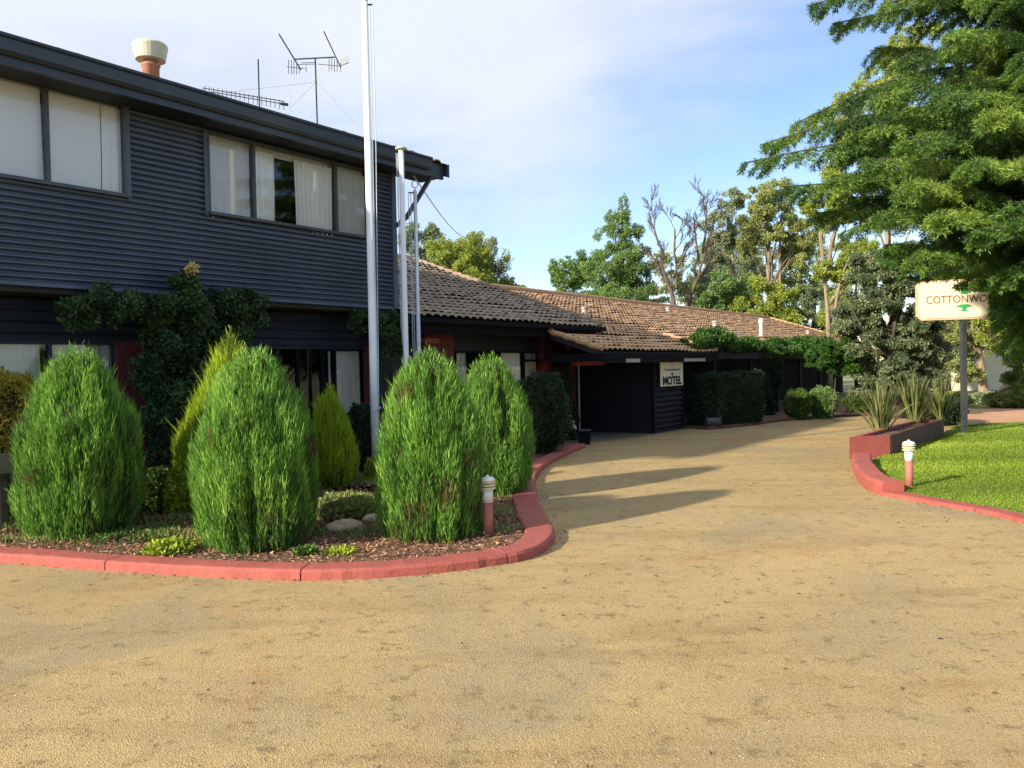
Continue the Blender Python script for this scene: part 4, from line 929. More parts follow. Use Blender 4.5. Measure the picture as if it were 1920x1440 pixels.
# white flowers at the far end of the kerb
fl_ = leafthing('rose_bush', [vc(1068, 815, 9.2, 16, 34, .2)], 1200, .05, 'hedge', 'thin rose bush with white blooms beside the black bin', 'rose bush', k=4, shell=.3)
leafcloud('bloom', [(*[float(c_) for c_ in B(tx(px, 9.1, py), 9.1, tz(px, py, 9.1)[1])], .035, .035, .035) for px, py in ((1066, 787), (1072, 792), (1077, 800), (1058, 815), (1066, 833), (1050, 828))], 200, .04, 'petal', fl_, ratio=.8)
# rock
def rock(px, py, y, rx_, rz_, label, seed):
    c = at(px, py, y); n1, n2 = 14, 20; V = []; Fc = []
    for i in range(n1):
        a_ = math.pi * i / (n1 - 1)
        for j in range(n2):
            b__ = 2 * math.pi * j / n2; u = np.array([[math.sin(a_) * math.cos(b__), math.sin(a_) * math.sin(b__), math.cos(a_)]]); k_ = 1 + .12 * wob(u, seed, 2)[0] + .04 * wob(u, seed + 1, 7)[0]
            V.append((c.x + u[0, 0] * rx_ * k_, y + u[0, 1] * rx_ * .8 * k_, .04 + max(-.03, u[0, 2] * rz_ * k_ + rz_ * .5)))
    for i in range(n1 - 1):
        for j in range(n2): Fc.append((i * n2 + j, (i + 1) * n2 + j, (i + 1) * n2 + (j + 1) % n2, i * n2 + (j + 1) % n2))
    tag(npmesh('garden_rock', np.array(V), Fc, 'rock', None, None, True), label, 'rock')
rock(650, 1020, 7.75, .19, .085, 'smooth pale rock lying in the bed between two conifers', 3)
rock(700, 1000, 8.2, .10, .06, 'smaller brown rock behind the smooth pale one', 4)
# bin + hose reel by the carport
bp_ = gnd(1096, 833); bn_ = thing('rubbish_bin', tuple(bp_), 'small black bin at the end of the long red kerb', 'bin')
MB().box(bp_ + Z * .14, Vector((.11, .0, 0)), Vector((0, .11, 0)), Z * .14).build('body', 'black', bn_)
MB().box(bp_ + Z * .295, Vector((.125, .0, 0)), Vector((0, .125, 0)), Z * .014).build('lid', 'post', bn_)
hp = gnd(1337, 804); hr = thing('hose_reel', tuple(hp), 'dark hose reel cart on the gravel before the box hedge', 'hose reel')
MB().tube([hp + rt * -.16 + Z * .16, hp + rt * .16 + Z * .16], .12, 16).build('drum', 'post', hr)
for s_ in (-1, 1): MB().tube([hp + rt * s_ * .17 + Vector((0, math.sin(a_) * .16, .16 + math.cos(a_) * .16)) for a_ in np.linspace(0, 6.28, 20)], .012, 6, False).build('wheel_rim', 'post', hr)
MB().tube([hp + rt * .12 + Z * .2, hp + rt * .16 + Vector((0, .1, .45)), hp + rt * .3 + Vector((0, .15, .6))], .012, 6).build('handle', 'post', hr)

# ------------------------------------------------------------------ planter with flax
A_, B_, C_ = gnd(1593, 861), gnd(1669, 857), gnd(1770, 818); D_ = A_ + (C_ - B_)
pl = thing('planter', tuple((A_ + C_) / 2), 'low red-painted masonry planter at the corner of the lawn', 'planter')
hp_ = .36; e1 = (B_ - A_).normalized(); e2 = (C_ - B_).normalized(); th = .13
def wallbox(p, q, inn, th_, h_, nm, m_): 
    MB().prism([p, q, q + inn * th_, p + inn * th_], Z * h_).build(nm, m_, pl)
wallbox(A_, B_, e2, th, hp_, 'front_wall', 'kerb')
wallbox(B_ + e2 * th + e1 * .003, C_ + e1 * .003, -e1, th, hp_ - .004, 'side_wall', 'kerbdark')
wallbox(A_ + e2 * th, D_, e1, th, hp_ - .004, 'side_wall', 'kerb')
wallbox(D_ + e1 * th, C_ - e1 * th, -e2, th, hp_ - .006, 'back_wall', 'kerb')
MB().add([A_ + Z * .3 + e2 * .1 + e1 * .1, B_ + Z * .3 + e2 * .1 - e1 * .1, C_ + Z * .3 - e2 * .1 - e1 * .1, D_ + Z * .3 - e2 * .1 + e1 * .1], [(0, 1, 2, 3)]).build('soil', 'soil', pl)
def flax(px, py, y, h_, n, label, sp=.55, seed=1):
    c = at(px, py, y); c.z = .28; r = np.random.default_rng(seed); V = []; Fc = []; Ti = []
    for i in range(n):
        a_ = r.uniform(0, 6.28); tl = abs(r.normal()) * sp; tl = min(tl, 1.25); L_ = h_ * r.uniform(.55, 1.1); wd = r.uniform(.012, .022)
        dv = Vector((math.cos(a_), math.sin(a_), 0)); sd = Vector((-math.sin(a_), math.cos(a_), 0)); b = len(V); k_ = 7; bo = c + dv * r.uniform(0, .12); ang = tl * .5
        p = bo.copy()
        for j in range(k_):
            s_ = j / (k_ - 1); w_ = wd * (1 - s_ ** 2.2) + .002
            V += [p - sd * w_ + dv * 0, p + Z * -.3 * w_, p + sd * w_]
            ang2 = ang + tl * s_ ** 2 * .9; p = p + (dv * math.sin(ang2) + Z * math.cos(ang2)) * L_ / (k_ - 1)
        ti = r.uniform(0, 1)
        for j in range(k_ - 1):
            for q in (0, 1): Fc.append((b + 3 * j + q, b + 3 * j + q + 1, b + 3 * j + 4 + q, b + 3 * j + 3 + q)); Ti.append(ti)
    tag(npmesh('flax_plant', np.array([tuple(v_) for v_ in V]), Fc, 'flax', None, Ti), label, 'plant', 'flax plants in the red planter')
flax(1652, 815, 14.6, .95, 170, 'spiky green flax plant at the front corner of the red planter', .62, 1)
flax(1715, 800, 16.3, 1.05, 150, 'taller browner flax plant behind, nearer the sign post', .45, 2)
flax(1765, 790, 17.6, 1.0, 120, 'loose arching flax plant at the back end of the red planter', .6, 3)

# ================================================================== TREES
def tree(label, y, bx, clumps, n, size, leaf, bark='barkd', k=9, rs=(.28, .5), tr=.16, name='tree', group=None, trunks=None, limbs=True, spread=.9, depthf=1.0, by=None, hang=0., shell=.4, cut=-.7, seed=1, ratio=.5, forkz=.35, cat='tree', trunk_to=None):
    """clumps: (px, py, rpx, rpy) as they stand in the picture, at distance y"""
    base = at(bx, 720, y); base.z = 0
    p = thing(name, tuple(base), label, cat, group)
    main = []
    for q in clumps:
        px, py, rx = q[:3]; ry = q[3] if len(q) > 3 else rx; dy = (q[4] if len(q) > 4 else rng.uniform(-.5, .5)) * rx * y / F
        c = at(px, py, y + dy); kk = y / F; kk *= 1.13; main.append((c.x, c.y, c.z, rx * kk, rx * kk * depthf, ry * kk))
    sub = subclumps(main, int(k * 2.2), spread * 1.05, (rs[0] * .55, rs[1] * .72))
    mb = MB()
    top = trunk_to if trunk_to else None
    if top: tp = at(top[0], top[1], y)
    else:
        cx = sum(m_[0] for m_ in main) / len(main); cy = sum(m_[1] for m_ in main) / len(main); zt = max(m_[2] for m_ in main); tp = Vector((cx, cy, zt))
    P = []; kx = 9; off = Vector((rng.normal(), rng.normal(), 0)) * tr * 1.2
    for i in range(kx):
        s_ = i / (kx - 1); P.append(base.lerp(tp, s_) + off * math.sin(s_ * 5) * s_)
    mb.tube(P, [tr * (1.25 if i == 0 else 1) * (1 - .82 * i / (kx - 1)) for i in range(kx)], 10)
    if trunks:
        for (a0, b0, a1_, b1_, r0, r1) in trunks: limb(mb, at(a0, b0, y), at(a1_, b1_, y + rng.normal() * .5), r0, r1, .03, 7)
    mb.build('trunk', bark, p, True)
    if limbs:
        lb = MB()
        for m_ in main:
            c = Vector(m_[:3]); s_ = min(.95, max(forkz, (c.z / tp.z) * .62 if tp.z > 0 else .5)); i = s_ * (kx - 1); a_ = P[int(i)].lerp(P[min(kx - 1, int(i) + 1)], i - int(i))
            limb(lb, a_, c, tr * .38 * (1 - s_ * .5), tr * .07, .05, 6)
            for _ in range(4):
                u = Vector(rng.normal(size=3)); u.normalize(); e_ = c + Vector((u.x * m_[3], u.y * m_[4], u.z * m_[5])) * .75
                limb(lb, a_.lerp(c, rng.uniform(.5, 1)), e_, tr * .12, tr * .03, .04, 5, 5)
        lb.build('limbs', bark, p, True)
    leafcloud('crown', sub, n, size, leaf, p, ratio=ratio, shell=shell, hang=hang, cut=cut, seed=seed)
    return p
GB = 'trees behind the long tiled roof'
tree('thin grey-green tree just right of the roof corner, left of the round-headed one', 44, 790, [(785, 455, 30, 36), (812, 440, 20, 22), (775, 500, 30, 40), (815, 480, 20, 30)], 20880, 0.125, 'gumblue', k=9, group=GB, seed=31, cut=-.3)
tree('yellow-green round-headed tree between the flagpoles and the grey gum', 40, 850, [(845, 495, 46, 42), (880, 480, 34, 40), (820, 520, 40, 30), (880, 525, 40, 34)], 55680, 0.101, 'willow', k=12, group=GB, seed=32, cut=-1.1)
tree('grey-green gum at the right of the round-headed tree, above the near roof', 42, 930, [(905, 470, 26, 36), (935, 500, 30, 44), (900, 510, 40, 40), (950, 540, 20, 24), (925, 550, 50, 16)], 39440, 0.101, 'gum', k=11, group=GB, seed=33, cut=-.5)
tree('low dull bush showing over the ridge where the two tiled roofs meet', 46, 975, [(965, 548, 22, 12), (940, 545, 22, 16)], 8120, 0.109, 'gum', k=6, tr=.08, group=GB, seed=34, limbs=False)
tree('pale wispy green tree left of the pointed tree', 48, 1080, [(1055, 500, 24, 20), (1085, 500, 28, 26), (1110, 520, 30, 34), (1060, 535, 26, 24), (1045, 515, 14, 14), (1120, 560, 40, 16)], 39440, 0.109, 'poplar', k=11, group=GB, seed=35, cut=-.8)
tree('tall pointed dark green tree left of the bare trees', 46, 1170, [(1168, 385, 10, 22), (1165, 415, 24, 24), (1180, 440, 24, 30), (1150, 445, 28, 26), (1165, 485, 44, 32), (1190, 500, 36, 36), (1140, 510, 44, 36), (1180, 545, 48, 34), (1130, 555, 44, 28), (1205, 545, 22, 40)], 78880, 0.101, 'poplar', k=10, tr=.2, group=GB, seed=36, cut=-.75, hang=-.4)
def baretree(label, y, bx, leaders, r0, depth=4, seed=1):
    base = at(bx, 720, y); base.z = 0; p = thing('bare_tree', tuple(base), label, 'tree', 'leafless trees behind the roof'); r = np.random.default_rng(seed)
    mb = MB(); tw = MB(); k_ = y / F
    def grow(a, d, L_, rr, lev):
        q = a.copy(); dd = d.copy(); P = [q.copy()]; nseg = 5
        for i in range(nseg):
            dd = (dd + Vector(r.normal(size=3)) * .11 + Z * .05).normalized(); q = q + dd * L_ / nseg; P.append(q.copy())
        (mb if lev < 2 else tw).tube(P, [max(.009, rr * (1 - .55 * i / nseg)) for i in range(nseg + 1)], 6 if lev < 2 else 3, False)
        if lev >= depth: return
        for i in range(2, nseg + 1):
            for _ in range(1 if lev == 0 else 2):
                ax = Vector(r.normal(size=3)); ax = (ax - dd * ax.dot(dd)).normalized(); nd = (dd + ax * r.uniform(.35, .8)).normalized()
                grow(P[i], nd, L_ * r.uniform(.34, .5), max(.009, rr * .5 * (1 - .1 * i)), lev + 1)
    for (x0, y0, x1, y1, w_) in leaders:
        a = at(x0, y0, y); b__ = at(x1, y1, y + r.normal() * 1.0); d = b__ - a; grow(a, d.normalized(), d.length * .74, w_ * r0, 0)
    mb.tube([base, base + (at(leaders[0][0], leaders[0][1], y) - base) * .5, at(leaders[0][0], leaders[0][1], y)], [r0 * 1.4, r0 * 1.2, r0], 8)
    mb.build('trunk', 'barkb', p, True); tw.build('twigs', 'barkb', p)
baretree('leafless dark branching tree right of the pointed green tree', 44, 1262, [(1262, 560, 1240, 455, 1), (1245, 480, 1205, 365, .6), (1268, 540, 1270, 400, .7), (1262, 520, 1300, 440, .5), (1240, 500, 1205, 470, .35)], .13, 3, 4)
baretree('leafless tree leaning right with fine reddish twigs, between the other bare tree and the gums', 45, 1292, [(1290, 570, 1325, 450, 1), (1318, 475, 1340, 350, .6), (1310, 490, 1300, 375, .55), (1325, 460, 1360, 390, .4), (1300, 540, 1345, 480, .4)], .12, 3, 9)
tree('dull olive thin-crowned tree behind the bare trees', 52, 1262, [(1262, 500, 34, 24), (1235, 490, 24, 22), (1290, 520, 24, 24), (1262, 545, 60, 24)], 20880, 0.125, 'gum', k=9, group=GB, seed=37, cut=-.1)
tree('pale wispy gum right of the bare trees with drooping grey foliage', 50, 1400, [(1370, 380, 24, 22), (1350, 420, 30, 30), (1385, 440, 26, 40), (1345, 470, 26, 30), (1335, 520, 20, 20), (1400, 495, 22, 30)], 37120, 0.117, 'gumblue', bark='barkg', k=10, tr=.2, group=GB, seed=38, cut=-.6, trunk_to=(1365, 400), hang=.4)
tree('tall yellow-green gum with several slim pale trunks', 47, 1442, [(1430, 370, 34, 28), (1465, 370, 28, 30), (1415, 410, 30, 26), (1470, 415, 28, 30), (1440, 440, 36, 28), (1490, 470, 30, 26), (1405, 460, 20, 30), (1505, 440, 22, 24)], 51040, 0.117, 'gum', bark='barkg', k=9, tr=.16, group=GB, seed=39, cut=-.6, trunk_to=(1443, 380), trunks=[(1440, 600, 1432, 430, .10, .04), (1464, 600, 1466, 400, .10, .04), (1440, 530, 1470, 420, .07, .04)], hang=.3)
tree('light green feathery tree low over the ridge, below the gums', 45, 1360, [(1350, 540, 36, 34), (1380, 560, 34, 30), (1335, 565, 30, 20), (1400, 545, 24, 30)], 34800, 0.109, 'poplar', k=10, group=GB, seed=40, cut=-.8)
tree('yellow-green bushy tree over the right end of the ridge', 44, 1430, [(1432, 560, 36, 40), (1400, 580, 30, 26), (1460, 575, 30, 34), (1480, 600, 26, 20)], 39440, 0.109, 'willow', k=10, group=GB, seed=41, cut=-.6)
tree('thin grey tree between the gums and the pale trunk', 48, 1520, [(1510, 560, 24, 26), (1540, 575, 24, 30), (1510, 600, 30, 20), (1550, 610, 24, 24)], 20880, 0.125, 'gumblue', k=9, group=GB, seed=42, cut=-.6)
tree('gum with a tall bare pale trunk at the right end of the tiled roof', 36, 1556, [(1540, 395, 36, 28), (1570, 380, 28, 24), (1600, 400, 30, 22), (1520, 380, 20, 20), (1600, 500, 34, 26), (1545, 510, 30, 22), (1580, 520, 26, 18), (1620, 470, 26, 26)], 39440, 0.094, 'willow', bark='barkg', k=9, tr=.15, seed=43, cut=-.7, trunk_to=(1541, 400), trunks=[(1556, 500, 1580, 410, .1, .04), (1562, 620, 1600, 470, .08, .03)])
tree('tall light yellow-green tree rising behind the cedar', 34, 1680, [(1690, 110, 40, 34), (1650, 150, 34, 34), (1610, 190, 34, 30), (1570, 215, 32, 28), (1680, 180, 50, 40), (1620, 260, 50, 40), (1720, 70, 40, 30), (1700, 250, 60, 50), (1600, 330, 50, 40), (1720, 380, 60, 60)], 76703, 0.094, 'willow', bark='barkg', k=11, tr=.18, seed=44, cut=-1.0)
tree('soft olive gum filling the gap right of the slim pale trunks', 54, 1530, [(1520, 470, 34, 34), (1540, 520, 34, 34), (1480, 430, 24, 24), (1530, 430, 30, 24), (1560, 560, 34, 30)], 26000, .115, 'gum', bark='barkg', k=10, tr=.1, group=GB, seed=72, cut=-.5, hang=.3)
tree('pale feathery gum behind the yellow-green bushy tree', 55, 1395, [(1385, 500, 36, 34), (1420, 520, 34, 30), (1370, 460, 28, 30), (1440, 490, 30, 30), (1400, 420, 26, 26)], 26000, .115, 'gumblue', bark='barkg', k=10, tr=.1, group=GB, seed=73, cut=-.5, hang=.3)
tree('airy olive gum with a rounded crown left of the bare pale trunk', 49, 1495, [(1490, 500, 30, 34), (1470, 540, 34, 30), (1510, 530, 30, 34), (1500, 470, 24, 24), (1480, 585, 34, 26)], 29000, 0.109, 'gum', bark='barkg', k=10, tr=.12, group=GB, seed=62, cut=-.5, hang=.3)
tree('grey-olive gum with hanging foliage behind the leaning bare tree', 53, 1330, [(1330, 480, 34, 36), (1360, 500, 34, 36), (1320, 540, 34, 30), (1375, 540, 30, 34), (1300, 555, 30, 24)], 29000, 0.117, 'gumblue', bark='barkg', k=10, tr=.14, group=GB, seed=63, cut=-.35, hang=.4)
tree('dense olive tree rising between the pale trunk and the juniper', 40, 1610, [(1600, 560, 44, 40), (1580, 600, 40, 34), (1620, 500, 40, 40), (1590, 470, 36, 30)], 37700, 0.094, 'willow', k=10, tr=.16, seed=64, cut=-.7)
# big grey-green juniper behind the planter
tree('big drooping grey-green juniper filling the space behind the planter', 22, 1680, [(1650, 500, 60, 36), (1720, 510, 50, 40), (1690, 480, 44, 26), (1620, 560, 56, 50), (1690, 570, 60, 50), (1750, 580, 44, 50), (1610, 640, 50, 44), (1680, 650, 66, 50), (1745, 660, 44, 46), (1650, 710, 60, 36), (1715, 715, 54, 36), (1590, 600, 34, 40)], 158411, 0.066, 'juniper', k=16, rs=(.2, .38), tr=.22, seed=45, cut=-.9, name='juniper_tree', hang=.5, shell=.5)
tree('small round standard tree with pale blooms before the dark verandah end', 22, 1558, [(1545, 665, 26, 20), (1580, 660, 30, 22), (1560, 685, 36, 16), (1600, 680, 30, 26)], 34800, 0.058, 'bright', k=11, tr=.018, seed=46, bark='barkb', name='standard_tree', rs=(.3, .5), forkz=.6)
# mixed trees at the right beyond the path
tree('leafy tree with a slim grey trunk behind the sign post', 31, 1846, [(1800, 620, 40, 30), (1840, 640, 40, 30), (1790, 670, 34, 26), (1870, 620, 40, 34), (1830, 590, 50, 34), (1815, 700, 26, 18)], 60320, 0.078, 'gum', bark='barkg', k=11, tr=.2, seed=47, cut=-.5)
tree('thick dark-trunked tree at the right beyond the path', 27, 1880, [(1890, 620, 44, 36), (1920, 600, 60, 50), (1860, 590, 40, 30), (1930, 660, 40, 40)], 51040, 0.078, 'willow', k=11, tr=.30, seed=48, cut=-.7)
tree('dark leafy shrub tree at the far right edge, right of the thick trunk', 25, 1940, [(1920, 700, 34, 40), (1950, 660, 50, 60), (1910, 650, 30, 26)], 37120, 0.070, 'poplar', k=11, tr=.12, seed=49)
tree('dense mixed green tree behind the sign, right of the juniper', 36, 1770, [(1770, 560, 60, 40), (1830, 540, 60, 40), (1770, 640, 40, 40), (1740, 600, 50, 50), (1880, 540, 60, 50), (1760, 700, 24, 26)], 83520, 0.094, 'juniper', k=12, tr=.25, seed=50, cut=-.9)

# far belt of trees closing the horizon
bl = []
for i in range(70):
    x_ = -60 + i * 4.2 + rng.normal() * 1.5
    bl.append((x_, 82 + rng.normal() * 4 - abs(x_ - 60) * .1, 2.2 + rng.uniform(0, 2.6), 3.4, 3, 2.6 + rng.uniform(0, 1.6)))
wd2 = leafcloud('distant_woodland', subclumps(bl, 5, .8, (.35, .6)), 52000, .42, 'gum', None, seed=60); wd2['kind'] = 'stuff'

# low cream house far behind the trees
hq = at(1845, 716, 42); hq.z = 0; hs = thing('garden_house', tuple(hq), 'low cream house glimpsed between the trunks beyond the path', 'house')
MB().box(hq + Z * 1.35, Vector((4.2, 0, 0)), Vector((0, 2.5, 0)), Z * 1.35).build('wall', 'render', hs)
MB().prism([hq + Vector((-4.6, -2.9, 2.7)), hq + Vector((-4.6, 2.9, 2.7)), hq + Vector((-4.6, 0, 4.0))], Vector((9.2, 0, 0))).build('roof', 'concrete', hs)
for dx in (-2.4, .4):
    wq = hq + Vector((dx, -2.53, 1.4)); wi = MB().box(wq, Vector((.55, 0, 0)), Vector((0, .03, 0)), Z * .6).build('window', 'lampwhite', hs)
    MB().box(wq + Vector((0, -.035, 0)), Vector((.48, 0, 0)), Vector((0, .004, 0)), Z * .53).build('pane', 'post', wi)

# ------------------------------------------------------------------ the cedar
cb = at(2090, 720, 15.2); cb.z = 0
cd_ = thing('cedar_tree', tuple(cb), 'huge cedar with drooping layered boughs filling the upper right corner', 'tree')
r = np.random.default_rng(77)
mb = MB(); mb.tube([cb + Vector((.1 * math.sin(i), .1 * math.cos(i), i * 1.3)) for i in range(11)], [.42 * (1 - i / 11.5) + .03 for i in range(11)], 14)
mb.build('trunk', 'barkd', cd_, True)
boughs = []
for (px, py, y, bow) in [(1518, 12, 12.6, .08), (1560, 45, 13.0, .05), (1400, 305, 12.2, .06), (1425, 272, 12.6, .08), (1488, 234, 12.9, .10), (1470, 350, 12.0, .05), (1560, 330, 11.6, .04), (1530, 400, 12.6, .03),
                         (1640, 400, 11.2, .04), (1660, 460, 11.8, .02), (1720, 470, 11.0, .02), (1700, 520, 12.4, .0), (1790, 548, 12.4, .0), (1845, 520, 11.4, .0), (1600, 250, 11.6, .07), (1640, 180, 11.8, .06), (1690, 110, 12.0, .06), (1620, 300, 10.9, .05),
                         (1700, 260, 10.6, .06), (1750, 180, 10.8, .05), (1780, 60, 11.2, .06), (1700, 340, 10.4, .05), (1760, 400, 10.2, .05), (1820, 300, 10.2, .05), (1840, 430, 10.2, .04), (1870, 200, 10.4, .05), (1900, 380, 10.0, .05), (1910, 100, 10.6, .05), (1890, 500, 10.8, .02), (1940, 300, 10.0, .05), (1960, 460, 10.6, .03),
                         (1880, 590, 13.4, -.02), (1900, 560, 12.2, .0), (1920, 620, 13.0, -.03), (1870, 545, 13.0, .0), (1950, 560, 12.0, .0), (1640, 90, 13.4, .05), (1590, 370, 13.2, .04), (1660, 5, 12.4, .05), (1720, -60, 12.0, .05), (1620, -60, 12.8, .05), (1850, -40, 11.0, .05), (1745, 440, 12.8, .04), (1580, 290, 13.4, .05), (1670, 220, 13.6, .05), (1745, 300, 13.4, .05), (1800, 130, 13.4, .05), (1800, 380, 13.4, .05), (1870, 260, 13.6, .05), (1830, 490, 13.8, .04)]:
    boughs.append((at(px, py, y), bow))
for i in range(26): # the far and right sides
    a_ = r.uniform(-1.2, 2.6); z = r.uniform(2.4, 12.5); L_ = 6.0 * (1 - .55 * z / 14) * r.uniform(.8, 1.1)
    boughs.append((Vector((cb.x + L_ * math.cos(a_), cb.y + L_ * math.sin(a_), z)), .06))
BP = []; BD = []; tw = MB()
def spray(a, d, L_, lat, lev_r, dens=1.0):
    """flat drooping spray: a twig with needled side shoots"""
    k_ = 6; P = [a.copy()]; dd = d.copy()
    for i in range(k_): dd = (dd + Vector((0, 0, -.17))).normalized(); P.append(P[-1] + dd * L_ / k_)
    tw.tube(P, [lev_r * (1 - .75 * i / k_) for i in range(k_ + 1)], 3, False)
    n_ = max(4, int(L_ / .075 * dens))
    for i in range(n_):
        s_ = (i + .5) / n_ * k_; j = int(s_); q = P[j].lerp(P[min(j + 1, k_)], s_ - j); dv = (P[min(j + 1, k_)] - P[max(j - 0, 0)]).normalized()
        for sg in (-1, 1):
            sh = (dv * .75 + lat * sg * .75 + Vector(r.normal(size=3)) * .16 + Vector((0, 0, -.42))).normalized(); sl = .22 * (1 - .55 * i / n_) * r.uniform(.6, 1.3) * (.6 + L_ * .4)
            m_ = max(2, int(sl / .034))
            for t_ in range(m_):
                BP.append(tuple(q + sh * sl * (t_ + .3) / m_ + Vector((0, 0, -.6 * (sl * t_ / m_) ** 2)))); BD.append(tuple(sh))
for tip, bow in boughs:
    hor = Vector((tip.x - cb.x, tip.y - cb.y, 0)); Lh = hor.length
    st = Vector((cb.x, cb.y, max(1.8, tip.z - Lh * r.uniform(.0, .16) + .15)))
    k_ = 14; P = []; sd = Vector((-hor.y, hor.x, 0)).normalized() * r.normal() * .05 * Lh
    for i in range(k_ + 1):
        s_ = i / k_; P.append(st.lerp(tip, s_) + Z * Lh * (bow * 1.6 * math.sin(math.pi * s_)) + sd * math.sin(math.pi * s_))
    bb_ = MB(); bb_.tube(P, [max(.012, .075 * (1 - s_ / k_) ** 1.0) for s_ in range(k_ + 1)], 6, False)
    tw.v, tw.f = tw.v, tw.f; b0 = len(tw.v); tw.v += bb_.v; tw.f += [tuple(q + b0 for q in f_) for f_ in bb_.f]
    d0 = hor.normalized(); lat = Vector((-d0.y, d0.x, 0))
    nt_ = int(Lh / .17)
    for i in range(nt_):
        s_ = .22 + .78 * (i + r.uniform(0, 1)) / nt_
        if s_ > 1: continue
        j = min(k_ - 1, int(s_ * k_)); q = P[j].lerp(P[j + 1], s_ * k_ - j); dv = (P[j + 1] - P[j]).normalized()
        sg = 1 if i % 2 else -1; ll = (1.0 * (1 - s_) ** .6 + .22) * r.uniform(.6, 1.15); d = (dv * r.uniform(.5, .9) + lat * sg * .8 + Z * r.uniform(-.12, .12)).normalized()
        if q.x / q.y < .60 and q.z < 1.6 + q.y * .092: continue
        spray(q, d, ll, d.cross(Z).normalized(), .011, .85)
    spray(P[-2], (P[-1] - P[-2]).normalized(), .55, lat, .011, 1.1)
TV = np.array(tw.v); clear = (TV[:, 0] / TV[:, 1] < .60) & (TV[:, 2] < 1.6 + TV[:, 1] * .100) # boughs are pruned clear of the sign
tw.f = [f_ for f_ in tw.f if not clear[f_[0]]]
tw.build('branches', 'barkd', cd_)
BP = np.array(BP); BD = np.array(BD); kp = ~((BP[:, 0] / BP[:, 1] < .60) & (BP[:, 2] < 1.6 + BP[:, 1] * np.where(BP[:, 0] / BP[:, 1] < .555, .098, .086))); BP = BP[kp]; BD = BD[kp]; rep = 8; print('cedar tufts', len(BP))
P4 = np.repeat(BP, rep, 0); D4 = np.repeat(BD, rep, 0); P4 = P4 + rng.normal(size=P4.shape) * .010; D4 = D4 * .7 + rng.normal(size=D4.shape) * .6; D4[:, 2] += .15
v, f = blades(P4, D4, .072 * rnd(len(P4), .7, 1.3), .0125)
ti = np.repeat(.48 + .22 * wob(BP, 71, 1.6) + .12 * rng.normal(size=len(BP)), rep) + .1 * rng.normal(size=len(P4))
npmesh('needles', v, f, 'cedar', cd_, np.clip(ti, 0, 1))

# ================================================================== GRASS, CHIPS, PEBBLES
def inpoly(P, poly):
    x, y_ = P[:, 0], P[:, 1]; c = np.zeros(len(P), bool); n = len(poly)
    for i in range(n):
        x0, y0 = poly[i][:2]; x1, y1 = poly[(i + 1) % n][:2]
        c ^= ((y0 > y_) != (y1 > y_)) & (x < (x1 - x0) * (y_ - y0) / (y1 - y0 + 1e-12) + x0)
    return c
P = np.stack([rnd(420000, 3.2, 13.5), rnd(420000, 6.5, 20), np.zeros(420000) + .03], 1); P = P[inpoly(P, lawn_poly)]
P = P[rnd(len(P)) < np.clip((11.5 / P[:, 1]) ** 2, 0, 1) * .9]; P = P[P[:, 0] / P[:, 1] < .72]
d = rng.normal(size=P.shape) * .5; d[:, 2] = 1; v, f = blades(P, d, .03 * rnd(len(P), .5, 1.4), .0055 + .0004 * P[:, 1])
npmesh('grass', v, f, 'grass', None, np.clip(.5 + .2 * rng.normal(size=len(P)) + .25 * wob(P, 3, 1.2), 0, 1))['kind'] = 'stuff'; print('grass', len(P))
bed = [(p.x, p.y) for p in inner1] + [tuple(B(16.2, 9.9, 0))[:2], tuple(B(1, 9.9, 0))[:2]]
P = np.stack([rnd(90000, -6, 1.6), rnd(90000, 6.3, 15), np.zeros(90000) + .052], 1); P = P[inpoly(P, bed)]; P = P[rnd(len(P)) < np.clip((8 / P[:, 1]) ** 3, 0, 1)]
P[:, 2] += rnd(len(P)) * .02; d = rng.normal(size=P.shape); d[:, 2] *= .25; v, f = blades(P, d, .04 * rnd(len(P), .4, 1.5), .016 * rnd(len(P), .5, 1.3), np.tile([0, 0, 1.], (len(P), 1)) + .4 * rng.normal(size=P.shape))
npmesh('bark_mulch', v, f, 'chip', None, rnd(len(P)))['kind'] = 'stuff'
# weeds and dry grass tufts in the bed
P = np.stack([rnd(9000, -6, 1.2), rnd(9000, 7.5, 13), np.zeros(9000) + .045], 1); P = P[inpoly(P, bed)]; P = P[wob(P, 8, 2.0) > -.05]; P = np.repeat(P, 9, 0) + rng.normal(size=(len(P) * 9, 3)) * [.03, .03, 0]
d = rng.normal(size=P.shape) * .45; d[:, 2] = 1; v, f = blades(P, d, .07 * rnd(len(P), .4, 1.4), .008); npmesh('weeds', v, f, 'gum', None, rnd(len(P)))['kind'] = 'stuff'
# leafy ground cover between the conifers
gc = []
for (px_, py_, y_, rx_, ry_) in ((300, 1000, 7.9, .75, .45), (240, 1020, 7.6, .4, .3), (610, 1010, 8.0, .7, .35), (690, 960, 9.2, .9, .7), (560, 950, 9.2, .8, .6), (330, 940, 9.4, .9, .6), (880, 1000, 8.2, .3, .4)):
    c_ = gnd(px_, py_); q_ = rng.normal(size=(1500, 2)) * .55; gc.append(np.stack([c_.x + q_[:, 0] * rx_, c_.y + q_[:, 1] * ry_, .05 + rnd(1500) * .05], 1))
P = np.concatenate(gc); P = P[inpoly(P, bed)]; P = P[wob(P, 33, 7.0) > -.25]
d = rng.normal(size=P.shape) * .7; d[:, 2] += .8; v, f = blades(P, d, .034 * rnd(len(P), .5, 1.4), .018)
npmesh('ground_cover', v, f, 'shrub', None, np.clip(.5 + .3 * wob(P, 34, 5) + .2 * rng.normal(size=len(P)), 0, 1))['kind'] = 'stuff'
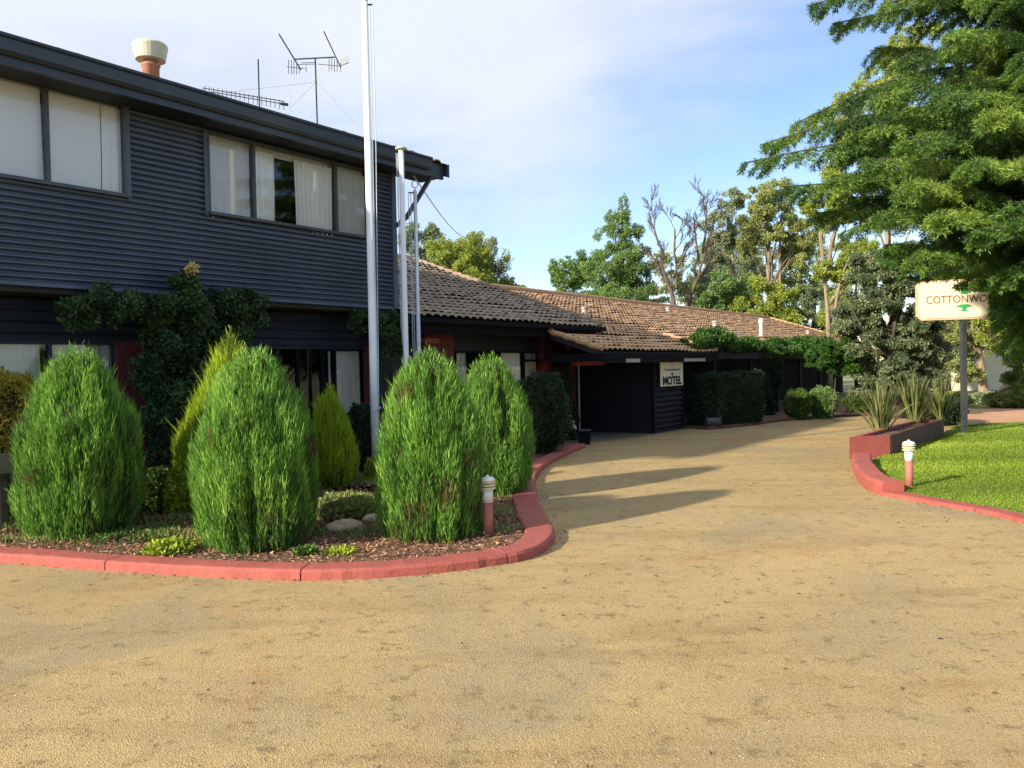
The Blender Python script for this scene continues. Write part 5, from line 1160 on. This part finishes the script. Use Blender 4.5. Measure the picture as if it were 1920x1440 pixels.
# loose stones on the drive
drive = [(p.x, p.y) for p in LK] + [(1.6, 17), (9, 24), (7.4, 20)] + [tuple(p)[:2] for p in (A_, RW[0])] + [(p.x, p.y) for p in RW] + [(p.x, p.y) for p in RK[1:]] + [(12, 2), (-12, 2), (-12, 6)]
n = 38000; yy = 2.6 + 15 * rnd(n) ** 2.0; xx = (rnd(n) * 2 - 1) * .72 * yy; P = np.stack([xx, yy, np.zeros(n)], 1); P = P[inpoly(P, drive)]
P = P[(wob(P, 5, 1.3) + .8 * rng.normal(size=len(P))) > .1]; n = len(P); s_ = .0035 + .0045 * rnd(n) ** 3 ; a_ = rnd(n, 0, 6.28)
ca, sa = np.cos(a_) * s_, np.sin(a_) * s_
T_ = np.stack([P + np.stack([ca, sa, 0 * s_], 1), P + np.stack([-sa * .8, ca * .8, 0 * s_], 1), P + np.stack([-ca, -sa, 0 * s_], 1), P + np.stack([sa * .7, -ca * .7, 0 * s_], 1), P + np.stack([ca * .2, sa * .1, s_ * .75], 1)], 1).reshape(-1, 3)
b_ = np.arange(n)[:, None] * 5; f = np.concatenate([np.stack([b_[:, 0] + i, b_[:, 0] + (i + 1) % 4, b_[:, 0] + 4], 1) for i in range(4)]); tt = rnd(n)
npmesh('loose_stones', T_, f, 'pebble', None, np.tile(tt, 4))['kind'] = 'stuff'
n = 2600; yy = rnd(n, 3, 17); xx = rnd(n, -4, 8); P = np.stack([xx, yy, np.full(n, .006)], 1); P = P[inpoly(P, drive)]; P = P[(wob(P, 15, 1.5) + .5 * rng.normal(size=len(P))) > .2]
lit = []
for path_, sgn_ in ((catmull(LK), 1), (catmull(RW), 1), (catmull(RK), 1)):
    for q in range(len(path_) - 1):
        tq = (path_[q + 1] - path_[q]).normalized(); no = Vector((tq.y, -tq.x, 0))
        for _ in range(3):
            if rng.random() < .55: e_ = path_[q] + no * abs(rng.normal()) * .07; lit.append((e_.x + rng.normal() * .03, e_.y + rng.normal() * .03, .006))
P = np.concatenate([P, np.array(lit)])
d = rng.normal(size=P.shape); d[:, 2] = .1; v, f = blades(P, d, .034 * rnd(len(P), .4, 1.5), .014, np.tile([0, 0, 1.], (len(P), 1)) + .3 * rng.normal(size=P.shape)); npmesh('fallen_leaves', v, f, 'deadleaf', None, rnd(len(P)))['kind'] = 'stuff'
